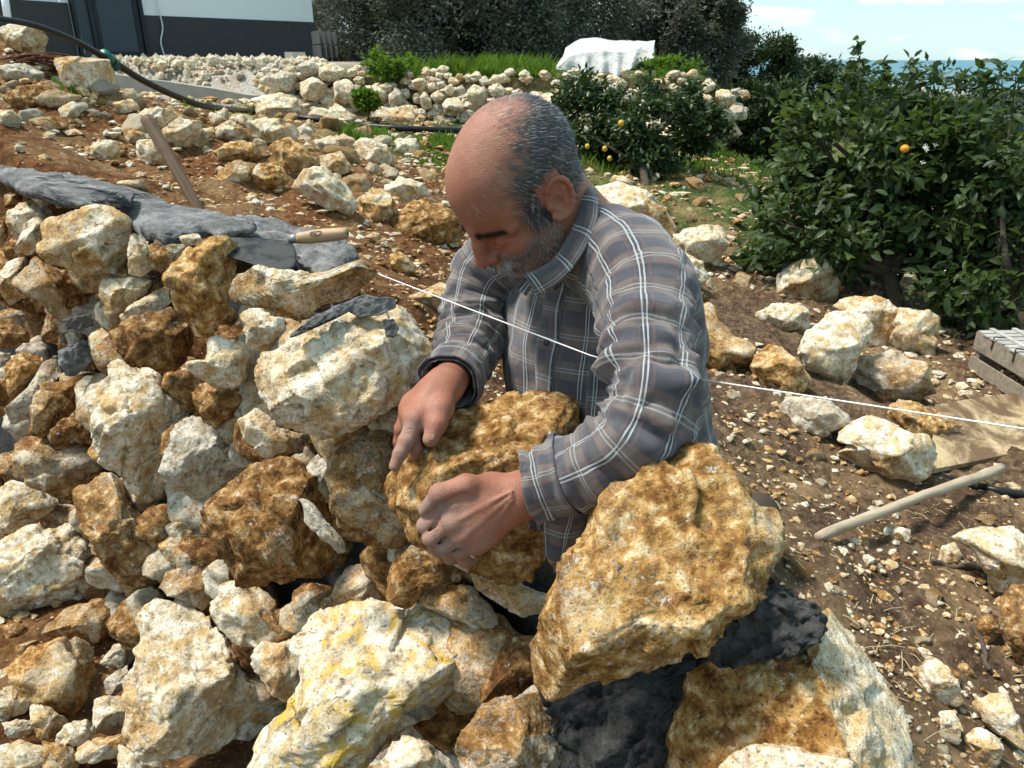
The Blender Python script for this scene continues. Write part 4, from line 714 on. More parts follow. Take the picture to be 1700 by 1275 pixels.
# ---------------------------------------------------------------- loose boulders on the ground
def ground_d(px, sink=.12):
    q = np.asarray(px, float); vb = q[:, 1].max(); u, v = poly_center(q); vb = vb - (vb - q[:, 1].min()) * sink; h = hit(u, vb); return float((h - EYE) @ AV)
LB = [
 (Z1((-20, 520), (60, 515), (95, 560), (60, 610), (-20, 600)), 'c', 'cream boulder below the brown pointed one at the left edge', 0),
 (Z1((530, 480), (620, 465), (665, 515), (560, 545)), 'w', 'white stone on the grey scree left of the broad cream boulder', 0),
 (Z1((1010, 600), (1090, 565), (1165, 620), (1150, 680), (1040, 675)), 'c', 'cream boulder in the middle of the rubble band, above the tan one', 0),
 (Z1((980, 545), (1030, 522), (1075, 580), (1000, 605)), 'w', 'white pointed stone standing up in the rubble band', 0),
 (Z1((1165, 570), (1290, 555), (1400, 605), (1392, 670), (1250, 695), (1175, 650)), 'c', 'broad yellowish white boulder behind the red and cream patched one', 0),
 (Z1((935, 610), (1000, 598), (1020, 650), (960, 685)), 'c', 'narrow cream stone right of the tall cream boulder', 0),
 (Z1((1100, 545), (1150, 538), (1182, 600), (1130, 612)), 'w', 'small white stone above the broad yellowish white boulder', 0),
 (Z1((1395, 600), (1440, 583), (1475, 620), (1430, 655)), 'w', 'round white stone at the right end of the broad yellowish white boulder', 0),
 (Z1((1470, 660), (1560, 635), (1605, 700), (1500, 722)), 'w', 'white rock just left of the white boulder pair', 0),
 (Z1((550, 850), (680, 845), (695, 892), (560, 890)), 'w', 'flat pale stone on the soil behind the mortar bed', 0),
 (Z1((1500, 735), (1600, 715), (1655, 790), (1600, 840), (1510, 800)), 'c', 'cream stone above the tilted white slab', 0),
 (Z1((575, 600), (660, 605), (705, 640), (640, 685), (588, 665)), 'o', 'tan stone left of the top of the wooden handle', 0),
 (Z1((140, 560), (240, 545), (330, 590), (240, 620), (150, 610)), 'o', 'ochre rock lying on the red soil at far left', 0),
 # right hand group
 (Z5((530, 150), (590, 110), (740, 75), (800, 130), (830, 190), (820, 280), (720, 300), (600, 280), (530, 250)), 't', 'ochre boulder with a white cap just left of the orange tree', 'o'),
 (Z5((430, 350), (520, 300), (640, 295), (700, 350), (680, 440), (600, 430), (500, 400)), 'w', 'flat white rock in front of the white capped ochre boulder', 0),
 (Z5((110, 420), (150, 290), (240, 290), (260, 380), (340, 450), (440, 500), (420, 580), (300, 640), (200, 640), (120, 540)), 'o', 'rusty saddle shaped boulder close to the back of the man', 0),
 (Z5((405, 570), (500, 490), (560, 500), (650, 580), (690, 640), (680, 710), (600, 720), (480, 680)), 'o', 'yellow ochre boulder touching the saddle shaped one', 0),
 (Z5((625, 520), (690, 400), (800, 340), (930, 330), (980, 420), (930, 530), (900, 620), (860, 710), (700, 640)), 'w', 'big smooth white slab leaning in the middle of the boulder group', 0),
 (Z5((780, 330), (900, 250), (1040, 265), (1110, 330), (1100, 440), (1060, 520), (960, 520), (985, 400), (900, 330)), 'c', 'cream arched boulder at the back of the leaning white slab', 0),
 (Z5((1070, 480), (1110, 320), (1250, 330), (1315, 360), (1280, 460), (1270, 560), (1220, 570), (1110, 530)), 'c', 'cracked pale boulder at the right end of the boulder group', 0),
 (Z5((890, 270), (980, 228), (1030, 260), (960, 280)), 'c', 'small cream rock peeping out behind the arched boulder', 0),
 (Z5((880, 620), (940, 530), (1080, 520), (1240, 580), (1280, 720), (1200, 760), (1050, 770), (930, 710)), 'e', 'rounded grey brown boulder below the arched boulder', 0),
 (Z5((540, 780), (600, 730), (760, 740), (860, 820), (890, 870), (760, 910), (700, 930), (600, 850)), 'g', 'grey rounded rock crossed by the string in front', 0),
 (Z5((1040, 830), (1110, 740), (1260, 790), (1400, 860), (1360, 940), (1280, 980), (1150, 900)), 'o', 'yellow angular rock lying on the edge of the board', 0),
 (Z5((790, 1030), (900, 960), (780, 900), (960, 820), (1120, 870), (1250, 930), (1305, 1000), (1240, 1100), (1150, 1130), (860, 1110), (820, 1070)), 't', 'white topped rusty boulder left of the board', 0),
 (Z8((1360, 200), (1450, 150), (1700, 150), (1780, 300), (1760, 420), (1600, 420), (1580, 540), (1520, 500), (1540, 360), (1450, 240)), 'w', 'big whitish rock cut by the right picture edge', 0),
 (Z8((1590, 500), (1640, 420), (1740, 400), (1800, 600), (1760, 830), (1700, 820), (1610, 680)), 'r', 'rust brown boulder below the whitish rock at the right picture edge', 0),
 (Z8((1480, 600), (1510, 545), (1580, 560), (1590, 650), (1540, 690), (1485, 660)), 'r', 'small rust stone leaning on the brown boulder at the right edge', 0),
 (Z8((1210, 800), (1240, 745), (1330, 790), (1380, 860), (1410, 950), (1390, 990), (1290, 960), (1220, 920)), 'w', 'pale upright slab chip on the soil at lower right', 0),
 (Z8((1435, 970), (1540, 920), (1620, 930), (1690, 1080), (1700, 1190), (1600, 1130), (1520, 1060)), 'w', 'knobbly pale rock in the lower right corner', 0),
 (Z8((1310, 1090), (1300, 1010), (1370, 1000), (1410, 1100), (1380, 1155)), 'w', 'narrow pale stone left of the knobbly pale rock', 0),
 (Z8((1420, 1140), (1470, 1080), (1560, 1120), (1610, 1190), (1560, 1270), (1460, 1240)), 't', 'split stone half brown half white in the lower right corner', 0),
 (Z8((1040, 140), (1080, 125), (1170, 155), (1150, 215), (1060, 215), (1045, 180)), 't', 'brown stone with a white top under the stick', 0),
 (Z8((1290, 290), (1320, 230), (1370, 215), (1410, 270), (1380, 310), (1310, 315)), 'w', 'white angular chip left of the whitish rock at the edge', 0),
 (Z8((1380, 780), (1430, 785), (1475, 840), (1430, 855), (1390, 830)), 'r', 'small orange brown stone on the lower right soil', 0),
 (Z8((975, 435), (1050, 440), (1090, 480), (1060, 510), (1010, 480)), 'o', 'small ochre stone on the soil right of the wet mortar', 0),
 # behind the man
 ([(985, 310), (1020, 300), (1070, 320), (1100, 345), (1120, 380), (1110, 400), (1050, 380), (990, 340)], 'c', 'long cream boulder behind the shoulder of the man', 0),
 ([(1120, 390), (1150, 378), (1200, 376), (1212, 410), (1190, 440), (1150, 445), (1120, 425)], 'w', 'whitish boulder right of the shoulder of the man', 0),
 ([(1105, 400), (1130, 415), (1165, 435), (1175, 460), (1140, 490), (1125, 480)], 'w', 'pale rock against the upper back of the man', 0),
 ([(1010, 300), (1020, 290), (1050, 300), (1048, 312), (1020, 312)], 'c', 'small rock on top of the long cream boulder', 0),
 # big ones left of the man
 ([(645, 365), (680, 335), (710, 328), (745, 350), (773, 378), (765, 405), (720, 412), (670, 408), (650, 390)], 'r', 'large rounded brown boulder next to the face of the man', 0),
 ([(598, 330), (620, 312), (640, 315), (656, 340), (645, 375), (625, 375), (600, 362)], 'o', 'yellowish boulder left of the large rounded brown one', 0),
 ([(635, 310), (660, 296), (700, 302), (720, 330), (690, 332), (655, 345)], 'w', 'whitish boulder behind the large rounded brown one', 0),
 ([(480, 310), (505, 280), (545, 278), (575, 305), (593, 340), (575, 360), (540, 345), (505, 325)], 'w', 'large flat white slab tilted on the bare soil', 0),
 ([(365, 280), (390, 268), (420, 270), (435, 282), (410, 290), (430, 300), (420, 310), (375, 308), (360, 300)], 'o', 'ochre boulder with a hollow, left one of a pair', 0),
 ([(410, 300), (430, 272), (470, 268), (478, 300), (450, 325), (425, 325)], 'o', 'bright yellow pitted boulder above the bare soil', 0),
 ([(445, 240), (480, 228), (510, 250), (530, 280), (500, 300), (470, 290)], 'o', 'red and cream patched boulder behind the yellow pitted one', 0),
 ([(350, 255), (380, 232), (425, 235), (435, 260), (400, 272), (360, 270)], 'o', 'tan boulder above the ochre pair', 0),
 ([(270, 215), (300, 195), (335, 205), (325, 245), (290, 255), (272, 240)], 'c', 'tall cream boulder just right of the wooden handle', 0),
 ([(225, 240), (245, 228), (275, 245), (295, 260), (275, 285), (245, 280), (230, 262)], 'w', 'grey white boulder directly behind the wooden handle', 0),
 ([(150, 245), (165, 232), (195, 235), (200, 262), (170, 275), (150, 268)], 'c', 'squat cream boulder on the red soil left of the wooden handle', 0),
 ([(220, 195), (250, 178), (290, 180), (300, 200), (270, 215), (235, 218)], 'c', 'broad cream boulder under the drooping hose', 0),
 ([(0, 160), (30, 145), (75, 138), (100, 150), (95, 178), (60, 185), (20, 180)], 'r', 'brown pointed boulder at the left edge of the slope', 0),
 ([(95, 180), (115, 170), (145, 172), (142, 195), (105, 198)], 'w', 'white block right of the brown pointed boulder', 0),
 ([(0, 50), (15, 38), (60, 45), (80, 65), (70, 92), (30, 90), (0, 80)], 'c', 'large cream boulder high at the left edge under the hose', 0),
 ([(88, 95), (120, 92), (180, 100), (195, 140), (160, 155), (115, 145), (92, 115)], 'c', 'flat cream outcrop below the metal door', 0),
 ([(80, 62), (110, 70), (145, 90), (130, 96), (90, 85)], 'w', 'white rock between hose and cream boulder at upper left', 0),
 ([(0, 110), (40, 105), (75, 125), (60, 138), (0, 130)], 'g', 'grey rock sheet under the tangle of roots', 0),
 ([(585, 240), (600, 228), (640, 240), (656, 262), (640, 278), (610, 272), (590, 258)], 'w', 'white boulder pair left of the brown path', 0),
 ([(660, 235), (690, 230), (698, 250), (675, 258), (658, 250)], 'w', 'round white rock on the brown path below the terrace', 0),
 ([(555, 230), (570, 222), (590, 232), (600, 250), (575, 252)], 'w', 'small white rock left of the white boulder pair', 0),
 ([(510, 190), (530, 180), (570, 185), (590, 200), (570, 208), (520, 205)], 'w', 'long pale rock lying along the hose', 0),
 ([(425, 175), (450, 162), (490, 165), (500, 190), (470, 202), (430, 192)], 'w', 'broad white rock above the hose', 0),
 ([(645, 420), (665, 418), (690, 440), (690, 460), (670, 462), (650, 445)], 'o', 'rusty lump of rock left of the chest of the man', 0),
 ([(640, 500), (660, 500), (730, 470), (760, 480), (740, 505), (690, 512)], 'c', 'low stone on the soil under the string', 0),
]
import re
PR = {}; SHORT = []
for px, kd, lab, _ in LB:
    SHORT.append((*poly_center(px), re.match(r'^(.*?\b(boulder|rock|slab|stone|chip|lump|outcrop|block))', lab).group(1))); rock(px, ground_d(px), 'boulder', kd, .7, None, lab, 'boulder', 'boulders lying on the soil')
# smaller loose stones of the rubble slope, individually laid
smalls = []
def strew(n, poly, pmin, pmax, kinds, grp, lab):
    q = np.array(poly, float); lo, hi = q.min(0), q.max(0); k = 0; tries = 0
    while k < n and tries < n * 30:
        tries += 1; u, v = rng.uniform(lo[0], hi[0]), rng.uniform(lo[1], hi[1]); ins = False; j = len(q) - 1
        for i in range(len(q)):
            if ((q[i, 1] > v) != (q[j, 1] > v)) and (u < (q[j, 0] - q[i, 0]) * (v - q[i, 1]) / (q[j, 1] - q[i, 1]) + q[i, 0]): ins = not ins
            j = i
        if not ins: continue
        s_ = pmin + (pmax - pmin) * rng.random() ** 2.2
        if any((abs(u - a) < (s_ + b) * .36 and abs(v - c) < (s_ + b) * .25) for a, c, b in smalls): continue
        smalls.append((u, v, s_)); k += 1; c = hit(u, v); d = (c - EYE) @ AV; rr = s_ / 2 / FPX * d; kd = rng.choice(list(kinds)); key = (kd, int(rng.integers(5)))
        if key not in PR:
            an = np.linspace(0, 6.28, 9, endpoint=False); qq = np.stack([np.cos(an) * rng.uniform(.75, 1.2, 9), np.sin(an) * rng.uniform(.6, 1.0, 9)], 1); _seed[0] += 1
            V, F, mx = rock_np(qq, .62, UPF, _seed[0], kd, 4, nfac=5); PR[key] = mesh_np('stone', V, F, STONE, True, {'mix': mx})
        o = link('stone', PR[key], c + [0, 0, rr * .25]); o.scale = (rr * rng.uniform(.8, 1.3), rr * rng.uniform(.8, 1.2), rr * rng.uniform(.7, 1.15)); o.rotation_euler = (rng.normal(0, .4), rng.normal(0, .4), rng.uniform(0, 6.28)); 
        cn = {'w': 'whitish', 'c': 'cream', 'o': 'ochre', 'r': 'rust brown', 'g': 'grey'}[str(kd)]; sn = 'small' if s_ < pmin + .22 * (pmax - pmin) else 'mid-sized' if s_ < pmin + .55 * (pmax - pmin) else 'larger'
        bu, bv, bs = min(SHORT, key=lambda q_: math.hypot(q_[0] - u, (q_[1] - v) * 1.3)); dn = ('right of' if u > bu else 'left of') if abs(u - bu) > abs(v - bv) else ('in front of' if v > bv else 'behind')
        lb_ = f'{sn} {cn} stone {dn} the {bs}' if math.hypot(u - bu, v - bv) < 130 else sn + ' ' + cn + ' ' + lab; tag(o, lb_, 'stone', 'loose stones, ' + lb_)
strew(88, [(200, 215), (330, 185), (520, 205), (640, 225), (700, 262), (600, 330), (470, 265), (330, 260), (240, 225)], 24, 74, 'wccoo', 'rubble stones below the hose', 'stone in the rubble band below the drooping hose')
strew(48, [(0, 95), (90, 90), (200, 130), (330, 185), (220, 200), (0, 215)], 16, 60, 'wccog', 'loose stones on the upper left slope', 'stone on the slope at upper left below the house')
strew(14, [(230, 100), (530, 96), (560, 130), (420, 150), (250, 118)], 9, 22, 'wwgg', 'grey rubble in front of the house', 'stone of the rubble in front of the charcoal base band')
strew(20, [(0, 205), (150, 200), (260, 290), (480, 330), (600, 380), (760, 420), (760, 560), (690, 560), (640, 440), (400, 370), (200, 300), (0, 250)], 10, 26, 'wwcoor', 'stone chips on the brown soil behind the wall', 'stone chip on brown soil behind the mortar topped wall')
strew(34, [(580, 285), (740, 285), (760, 400), (640, 330)], 10, 34, 'ccoow', 'stones beside the face of the man', 'stone heaped left of the head of the man')
strew(34, [(1100, 300), (1230, 315), (1290, 400), (1300, 470), (1180, 560), (1130, 420)], 11, 40, 'ccoor', 'stones on the rubble bank', 'stone on the rubble bank right of the man')
strew(38, [(1180, 600), (1280, 640), (1400, 720), (1560, 820), (1700, 900), (1700, 1275), (1560, 1275), (1440, 1060), (1300, 960), (1290, 860), (1190, 730)], 12, 48, 'wwwcor', 'stone chips on the soil at lower right', 'stone chip on the brown soil at lower right')
strew(14, [(0, 1180), (90, 1190), (110, 1275), (0, 1275)], 12, 36, 'wco', 'stone chips at the foot of the wall', 'stone at the lower left foot of the wall')
# terrace wall
tw = empty('terrace_wall', np.append((TL0 + TL1) / 2, .9), 'old dry stone terrace wall of whitish boulders with grass on top', 'stone wall')
def ZD(*a): return [(560 + x * .23529, 130 + y * .23529) for x, y in a]
TW = [ZD((-20, 40), (60, 20), (90, 30), (130, 120), (150, 180), (60, 185), (-20, 180)), ZD((160, 80), (200, 55), (300, 60), (345, 90), (340, 150), (300, 190), (220, 195), (170, 140)), ZD((-40, 200), (0, 190), (80, 230), (150, 280), (190, 340), (60, 340), (-60, 330)),
 ZD((245, 220), (330, 205), (520, 205), (560, 260), (540, 350), (440, 365), (290, 360), (250, 300)), ZD((360, 120), (410, 70), (450, 100), (470, 170), (430, 195), (370, 190)), ZD((540, 220), (600, 215), (625, 245), (590, 270), (545, 265)), ZD((590, 130), (620, 95), (660, 150), (665, 210), (620, 220), (595, 190)),
 ZD((660, 120), (720, 85), (760, 130), (745, 170), (680, 165)), ZD((745, 190), (780, 140), (850, 140), (890, 190), (870, 250), (820, 275), (770, 240)), ZD((930, 90), (970, 50), (1030, 60), (1060, 120), (1050, 190), (1000, 205), (950, 180), (925, 130)), ZD((760, 60), (800, 45), (830, 80), (800, 125), (765, 110)),
 ZD((1180, 170), (1240, 120), (1300, 115), (1380, 200), (1390, 235), (1260, 220)), ZD((1060, 60), (1130, 40), (1180, 80), (1170, 120), (1090, 125)), ZD((1060, 150), (1120, 140), (1130, 200), (1070, 210)), ZD((1390, 190), (1470, 140), (1560, 150), (1620, 190), (1600, 250), (1500, 265), (1420, 250)), ZD((530, 20), (600, 0), (650, 50), (600, 95), (545, 70)),
 ZD((640, 40), (690, 30), (700, 75), (650, 95)), ZD((700, 30), (750, 20), (765, 60), (715, 80)), ZD((300, 50), (350, 30), (385, 60), (370, 105), (320, 80)), ZD((640, 320), (700, 305), (710, 345), (650, 355)), ZD((1000, 10), (1060, 0), (1080, 40), (1020, 50)),
 [(500, 138), (520, 130), (542, 140), (545, 158), (525, 168), (502, 160)], [(440, 130), (470, 118), (495, 128), (490, 150), (455, 152)], [(420, 165), (480, 155), (520, 175), (500, 196), (430, 190)], [(495, 108), (515, 100), (530, 112), (520, 126), (500, 125)], [(530, 112), (555, 105), (572, 118), (560, 135), (535, 132)], [(1180, 155), (1200, 148), (1222, 160), (1215, 178), (1188, 178)], [(1200, 180), (1232, 175), (1236, 196), (1206, 200)], [(1182, 205), (1212, 200), (1230, 222), (1200, 232)], [(1186, 182), (1200, 180), (1204, 198), (1188, 200)]]
def tw_d(u): return 8.62 + (7.8 - 8.62) * (u - 480) / 700 if u < 1180 else 7.8 + (u - 1180) / 60 * 1.6
for q in TW:
    u, v = poly_center(q); rock(q, tw_d(u) + .04, 'stone', rng.choice(list('wwwwwwgc')), .8, tw, res=4, nfac=3, rough=1.4, grow=1.08)
def terrace(u0, v0b, v0t, u1, v1b, v1t, n, seedk):
    rg = np.random.default_rng(seedk)
    for k in range(n):
        tt = rg.random(); cu = u0 + (u1 - u0) * tt; vb, vt = v0b + (v1b - v0b) * tt, v0t + (v1t - v0t) * tt; cv = vb + (vt - vb) * rg.random(); fr_ = (vb - cv) / (vb - vt); rr_ = rg.uniform(6, 17 - 7 * fr_); an = np.linspace(0, 6.28, 9, endpoint=False) + rg.random()
        q = np.stack([cu + np.cos(an) * rr_ * rg.uniform(.75, 1.25, 9), cv + np.sin(an) * rr_ * .8 * rg.uniform(.75, 1.2, 9)], 1); rock(q, tw_d(cu) + .12 + .05 * fr_, 'stone', rg.choice(list('wwwgcce')), .8, tw, res=4 if rr_ > 9 else 3, nfac=3, rough=1.3)
terrace(430, 195, 110, 1180, 232, 122, 330, 5); terrace(1180, 232, 155, 1238, 200, 152, 14, 9)
# backing earth of the terrace wall
mb = MB(); a, b = P(480, 200, 8.85), P(1182, 228, 8.05); a[2], b[2] = .8, .6; dd = unit((b - a) * [1, 1, 0]); nn_ = np.array([-dd[1], dd[0], 0]); m_ = 60; V = []
for k in range(m_):
    p = a + (b - a) * k / (m_ - 1)
    for h in np.linspace(0, 1, 8): V.append(p + nn_ * (.05 + .1 * h) + [0, 0, h * (1.36 - p[2])])
V = np.array(V); V += .03 * fbm(V * 5, 2, 3)[:, None] * nn_; ii = (np.arange(m_ - 1)[:, None] * 8 + np.arange(7)[None]).ravel(); nv = len(V)
o = link('earth_backing', mesh_np('earth_backing', V - np.array(tw.location), np.stack([ii, ii + 8, ii + 9, ii + 1], 1), SOIL, True, {'cover': np.tile([.3, .1, .35], (nv, 1))}), (0, 0, 0), tw)
# ---------------------------------------------------------------- gravel
N = 27000; rr = .7 * (9.5 / .7) ** rng.random(N); aa = rng.uniform(R(-55), R(50), N); x, y = np.sin(aa) * rr, np.cos(aa) * rr
c_ = x * WN[0] + y * WN[1]; keep = ((c_ > 1.02) | (c_ < .6)) & (fbm(np.stack([x * 1.4, y * 1.4, x * 0], 1), 71, 2) > -.45); s1 = np.minimum(side(TL0, TL1, x, y), side(TL1, TL2, x, y)); keep &= s1 < 0
x, y = x[keep], y[keep]; n = len(x); z = zground(x, y); sz = rr[keep] * .0021 * (1 + 3.4 * rng.random(n) ** 5) + .0012
V0, F0 = ico(1); V0 = V0[None] * rng.uniform(.55, 1.25, (n, 12, 1)); sc3 = np.stack([rng.uniform(.7, 1.4, n), rng.uniform(.7, 1.3, n), rng.uniform(.35, .8, n)], 1); a = rng.uniform(0, 6.28, n)
V0 = V0 * sc3[:, None]; ca, sa = np.cos(a)[:, None], np.sin(a)[:, None]; V0 = np.stack([V0[..., 0] * ca - V0[..., 1] * sa, V0[..., 0] * sa + V0[..., 1] * ca, V0[..., 2]], -1)
V = np.stack([x, y, z + sz * .25], 1)[:, None] + V0 * sz[:, None, None]; kk = rng.random(n)
mixa = np.stack([np.where(kk < .38, .25, np.where(kk < .72, .55, 1.0)), np.where(kk < .8, .1, .6), np.where(kk < .25, .5, 0), 0 * kk], 1)
tag(link('gravel', mesh_np('gravel', V.reshape(-1, 3), (F0[None] + np.arange(n)[:, None, None] * 12).reshape(-1, 3), STONE, False, {'mix': np.repeat(mixa, 12, 0)})), kind='stuff')

# crushed rubble on the levelled pad before the house
n = 1500; t_ = rng.random(n); s_ = rng.random(n); a0, a1 = P(200, 120, 8.9)[:2], P(545, 150, 9.4)[:2]; b0, b1 = P(130, 98, 11.3)[:2], P(540, 100, 14)[:2]
pp = (a0 * (1 - t_[:, None]) + a1 * t_[:, None]) * (1 - s_[:, None]) + (b0 * (1 - t_[:, None]) + b1 * t_[:, None]) * s_[:, None]; sz = .018 + .06 * rng.random(n) ** 3
V0, F0 = ico(1); V0 = V0[None] * rng.uniform(.6, 1.25, (n, 12, 1)) * rng.uniform(.6, 1.3, (n, 1, 3)); V = np.stack([pp[:, 0], pp[:, 1], zground(pp[:, 0], pp[:, 1]) + sz * .3], 1)[:, None] + V0 * sz[:, None, None]; kk = rng.random(n)
mixa = np.stack([np.where(kk < .75, .12, .45), 0 * kk + .2, np.where(kk < .5, .5, .1), 0 * kk], 1)
tag(link('rubble', mesh_np('rubble', V.reshape(-1, 3), (F0[None] + np.arange(n)[:, None, None] * 12).reshape(-1, 3), STONE, False, {'mix': np.repeat(mixa, 12, 0)})), kind='stuff')
# ================================================================== MAN
man = empty('person', [.42, 1.72, gz(.42, 1.72)], 'balding grey bearded man in a plaid shirt bending over the wall to set a stone', 'person')
MO = np.array(man.location)
# ---------------------------------------------------------------- signed distance sculpting
class SDF:
    def __init__(s, lo, hi, h):
        s.lo = np.asarray(lo, float); s.h = h; s.n = np.ceil((np.asarray(hi) - s.lo) / h).astype(int) + 1; s.d = np.full(s.n, 9.0, np.float32)
        s.ax = [s.lo[i] + h * np.arange(s.n[i]) for i in range(3)]
    def _sub(s, lo, hi):
        a = np.clip(np.floor((np.asarray(lo) - s.lo) / s.h).astype(int), 0, s.n - 1); b = np.clip(np.ceil((np.asarray(hi) - s.lo) / s.h).astype(int) + 1, 1, s.n)
        sl = tuple(slice(i, j) for i, j in zip(a, b)); g = np.meshgrid(*[s.ax[i][sl[i]] for i in range(3)], indexing='ij'); return sl, np.stack(g, -1).astype(np.float32)
    def _comb(s, sl, d, k, op):
        o = s.d[sl]
        if op == 'u': h = np.clip(.5 + .5 * (o - d) / k, 0, 1); s.d[sl] = o * (1 - h) + d * h - k * h * (1 - h)
        else: h = np.clip(.5 - .5 * (o + d) / k, 0, 1); s.d[sl] = o * (1 - h) - d * h + k * h * (1 - h)
    def cap(s, a, b, ra, rb=None, k=.01, op='u'):
        rb = ra if rb is None else rb; a, b = np.asarray(a, float), np.asarray(b, float); m = max(ra, rb) + k * 2 + s.h * 3
        sl, p = s._sub(np.minimum(a, b) - m, np.maximum(a, b) + m)
        if p.size == 0: return
        ba = b - a; t = np.clip(((p - a) @ ba) / max(ba @ ba, 1e-12), 0, 1); d = np.linalg.norm(p - a - t[..., None] * ba, axis=-1) - (ra + (rb - ra) * t); s._comb(sl, d, k, op)
    def chain(s, pts, rs, k=.008, op='u'):
        for i in range(len(pts) - 1): s.cap(pts[i], pts[i + 1], rs[i], rs[i + 1], k, op)
    def ell(s, c, r, M=np.eye(3), k=.01, op='u'):
        c, r = np.asarray(c, float), np.asarray(r, float); m = r.max() + k * 2 + s.h * 3; sl, p = s._sub(c - m, c + m)
        if p.size == 0: return
        q = (p - c) @ M; k0 = np.linalg.norm(q / r, axis=-1); k1 = np.linalg.norm(q / r ** 2, axis=-1) + 1e-9; s._comb(sl, k0 * (k0 - 1) / k1, k, op)
    def mesh(s):
        d = s.d; ins = d < 0; n = np.array(d.shape) - 1; acc = np.zeros((*n, 3), np.float32); cnt = np.zeros(n, np.float32)
        I = np.stack(np.meshgrid(*[np.arange(k) for k in n], indexing='ij'), -1)
        for ax in range(3):
            o = [i for i in range(3) if i != ax]
            for u in (0, 1):
                for v in (0, 1):
                    sa = [slice(0, n[i]) for i in range(3)]
                    for q_, w in zip(o, (u, v)): sa[q_] = slice(w, w + n[q_])
                    sb = list(sa); sb[ax] = slice(1, n[ax] + 1); A, B = d[tuple(sa)], d[tuple(sb)]; x = (A < 0) != (B < 0)
                    t = np.where(x, A / np.where(x, A - B, 1), 0); e = np.zeros((*n, 3), np.float32); e[..., ax] = t; e[..., o[0]] = u; e[..., o[1]] = v
                    acc += e * x[..., None]; cnt += x
        act = cnt > 0; idx = np.full(n, -1); idx[act] = np.arange(act.sum()); V = s.lo + s.h * (I[act] + acc[act] / cnt[act][:, None]); F = []
        for ax in range(3):
            b, c = [(1, 2), (2, 0), (0, 1)][ax]; sa = [slice(1, n[i]) for i in range(3)]; sa[ax] = slice(0, n[ax]); sb = list(sa); sb[ax] = slice(1, n[ax] + 1)
            A, B = ins[tuple(sa)], ins[tuple(sb)]; loc = np.argwhere(A != B); base = loc + 1; base[:, ax] -= 1
            fl = A[tuple(loc.T)]
            def at(db, dc): q_ = base.copy(); q_[:, b] += db; q_[:, c] += dc; return idx[tuple(q_.T)]
            Q = np.stack([at(-1, -1), at(0, -1), at(0, 0), at(-1, 0)], 1); Q[~fl] = Q[~fl][:, ::-1]; F.append(Q)
        return V, np.concatenate(F)
# ---------------------------------------------------------------- head, in its own frame (forward, left, up)
HM = np.array([[-.643, .606, -.468], [-.37, -.781, -.503], [-.67, -.151, .727]]); HO = P(857, 311, 1.24)
def hl(p): return HO + np.asarray(p) @ HM.T
NB = HM.T @ (P(985, 400, 1.33) - HO)         # neck base in head frame
S = SDF([-.16, -.12, -.20], [.15, .13, .15], .0022)
S.ell([-.016, 0, .036], [.108, .083, .100], k=.01); S.ell([.036, 0, .036], [.064, .066, .066], k=.03); S.ell([.03, 0, -.052], [.060, .060, .078], k=.03)
S.ell([.056, 0, -.055], [.045, .045, .06], k=.02); S.ell([.077, 0, -.106], [.026, .026, .022], k=.02)
for s_ in (1, -1):
    S.cap([.0, .056 * s_, -.06], [.066, .024 * s_, -.108], .024, .02, k=.02); S.ell([.062, .043 * s_, -.040], [.026, .022, .022], k=.018)
    S.cap([.094, .012 * s_, .006], [.066, .054 * s_, .002], .012, .010, k=.014)
    S.ell([.104, .034 * s_, -.020], [.018, .02, .014], k=.012, op='s'); S.ell([.076, .033 * s_, -.019], [.0165, .018, .0145], k=.004)
    S.cap([.092, .026 * s_, -.030], [.074, .05 * s_, -.028], .0042, .0032, k=.004); S.chain([[.0945, .020 * s_, -.0235], [.0945, .034 * s_, -.0255], [.084, .050 * s_, -.0235]], [.0012, .0016, .0012], k=.0025, op='s'); S.cap([.090, .018 * s_, -.040], [.078, .046 * s_, -.044], .002, .0015, k=.006, op='s')
S.chain([[.096, 0, .002], [.108, 0, -.022], [.119, 0, -.046]], [.0105, .0105, .014], k=.010)
for s_ in (1, -1):
    S.ell([.104, .014 * s_, -.050], [.013, .009, .010], k=.006); S.ell([.112, .008 * s_, -.060], [.006, .004, .005], k=.003, op='s'); S.cap([.097, .022 * s_, -.05], [.076, .04 * s_, -.085], .003, .002, k=.006, op='s')
S.chain([[.088, .026, -.086], [.101, 0, -.080], [.088, -.026, -.086]], [.006, .008, .006], k=.008); S.chain([[.086, .022, -.092], [.099, 0, -.093], [.086, -.022, -.092]], [.006, .009, .006], k=.006)
S.chain([[.093, .024, -.0885], [.110, 0, -.0868], [.093, -.024, -.0885]], [.0016, .0022, .0016], k=.003, op='s')
S.chain([[.084, .032, -.082], [.104, .012, -.069], [.106, 0, -.067], [.104, -.012, -.069], [.084, -.032, -.082]], [.006, .0085, .008, .0085, .006], k=.006)
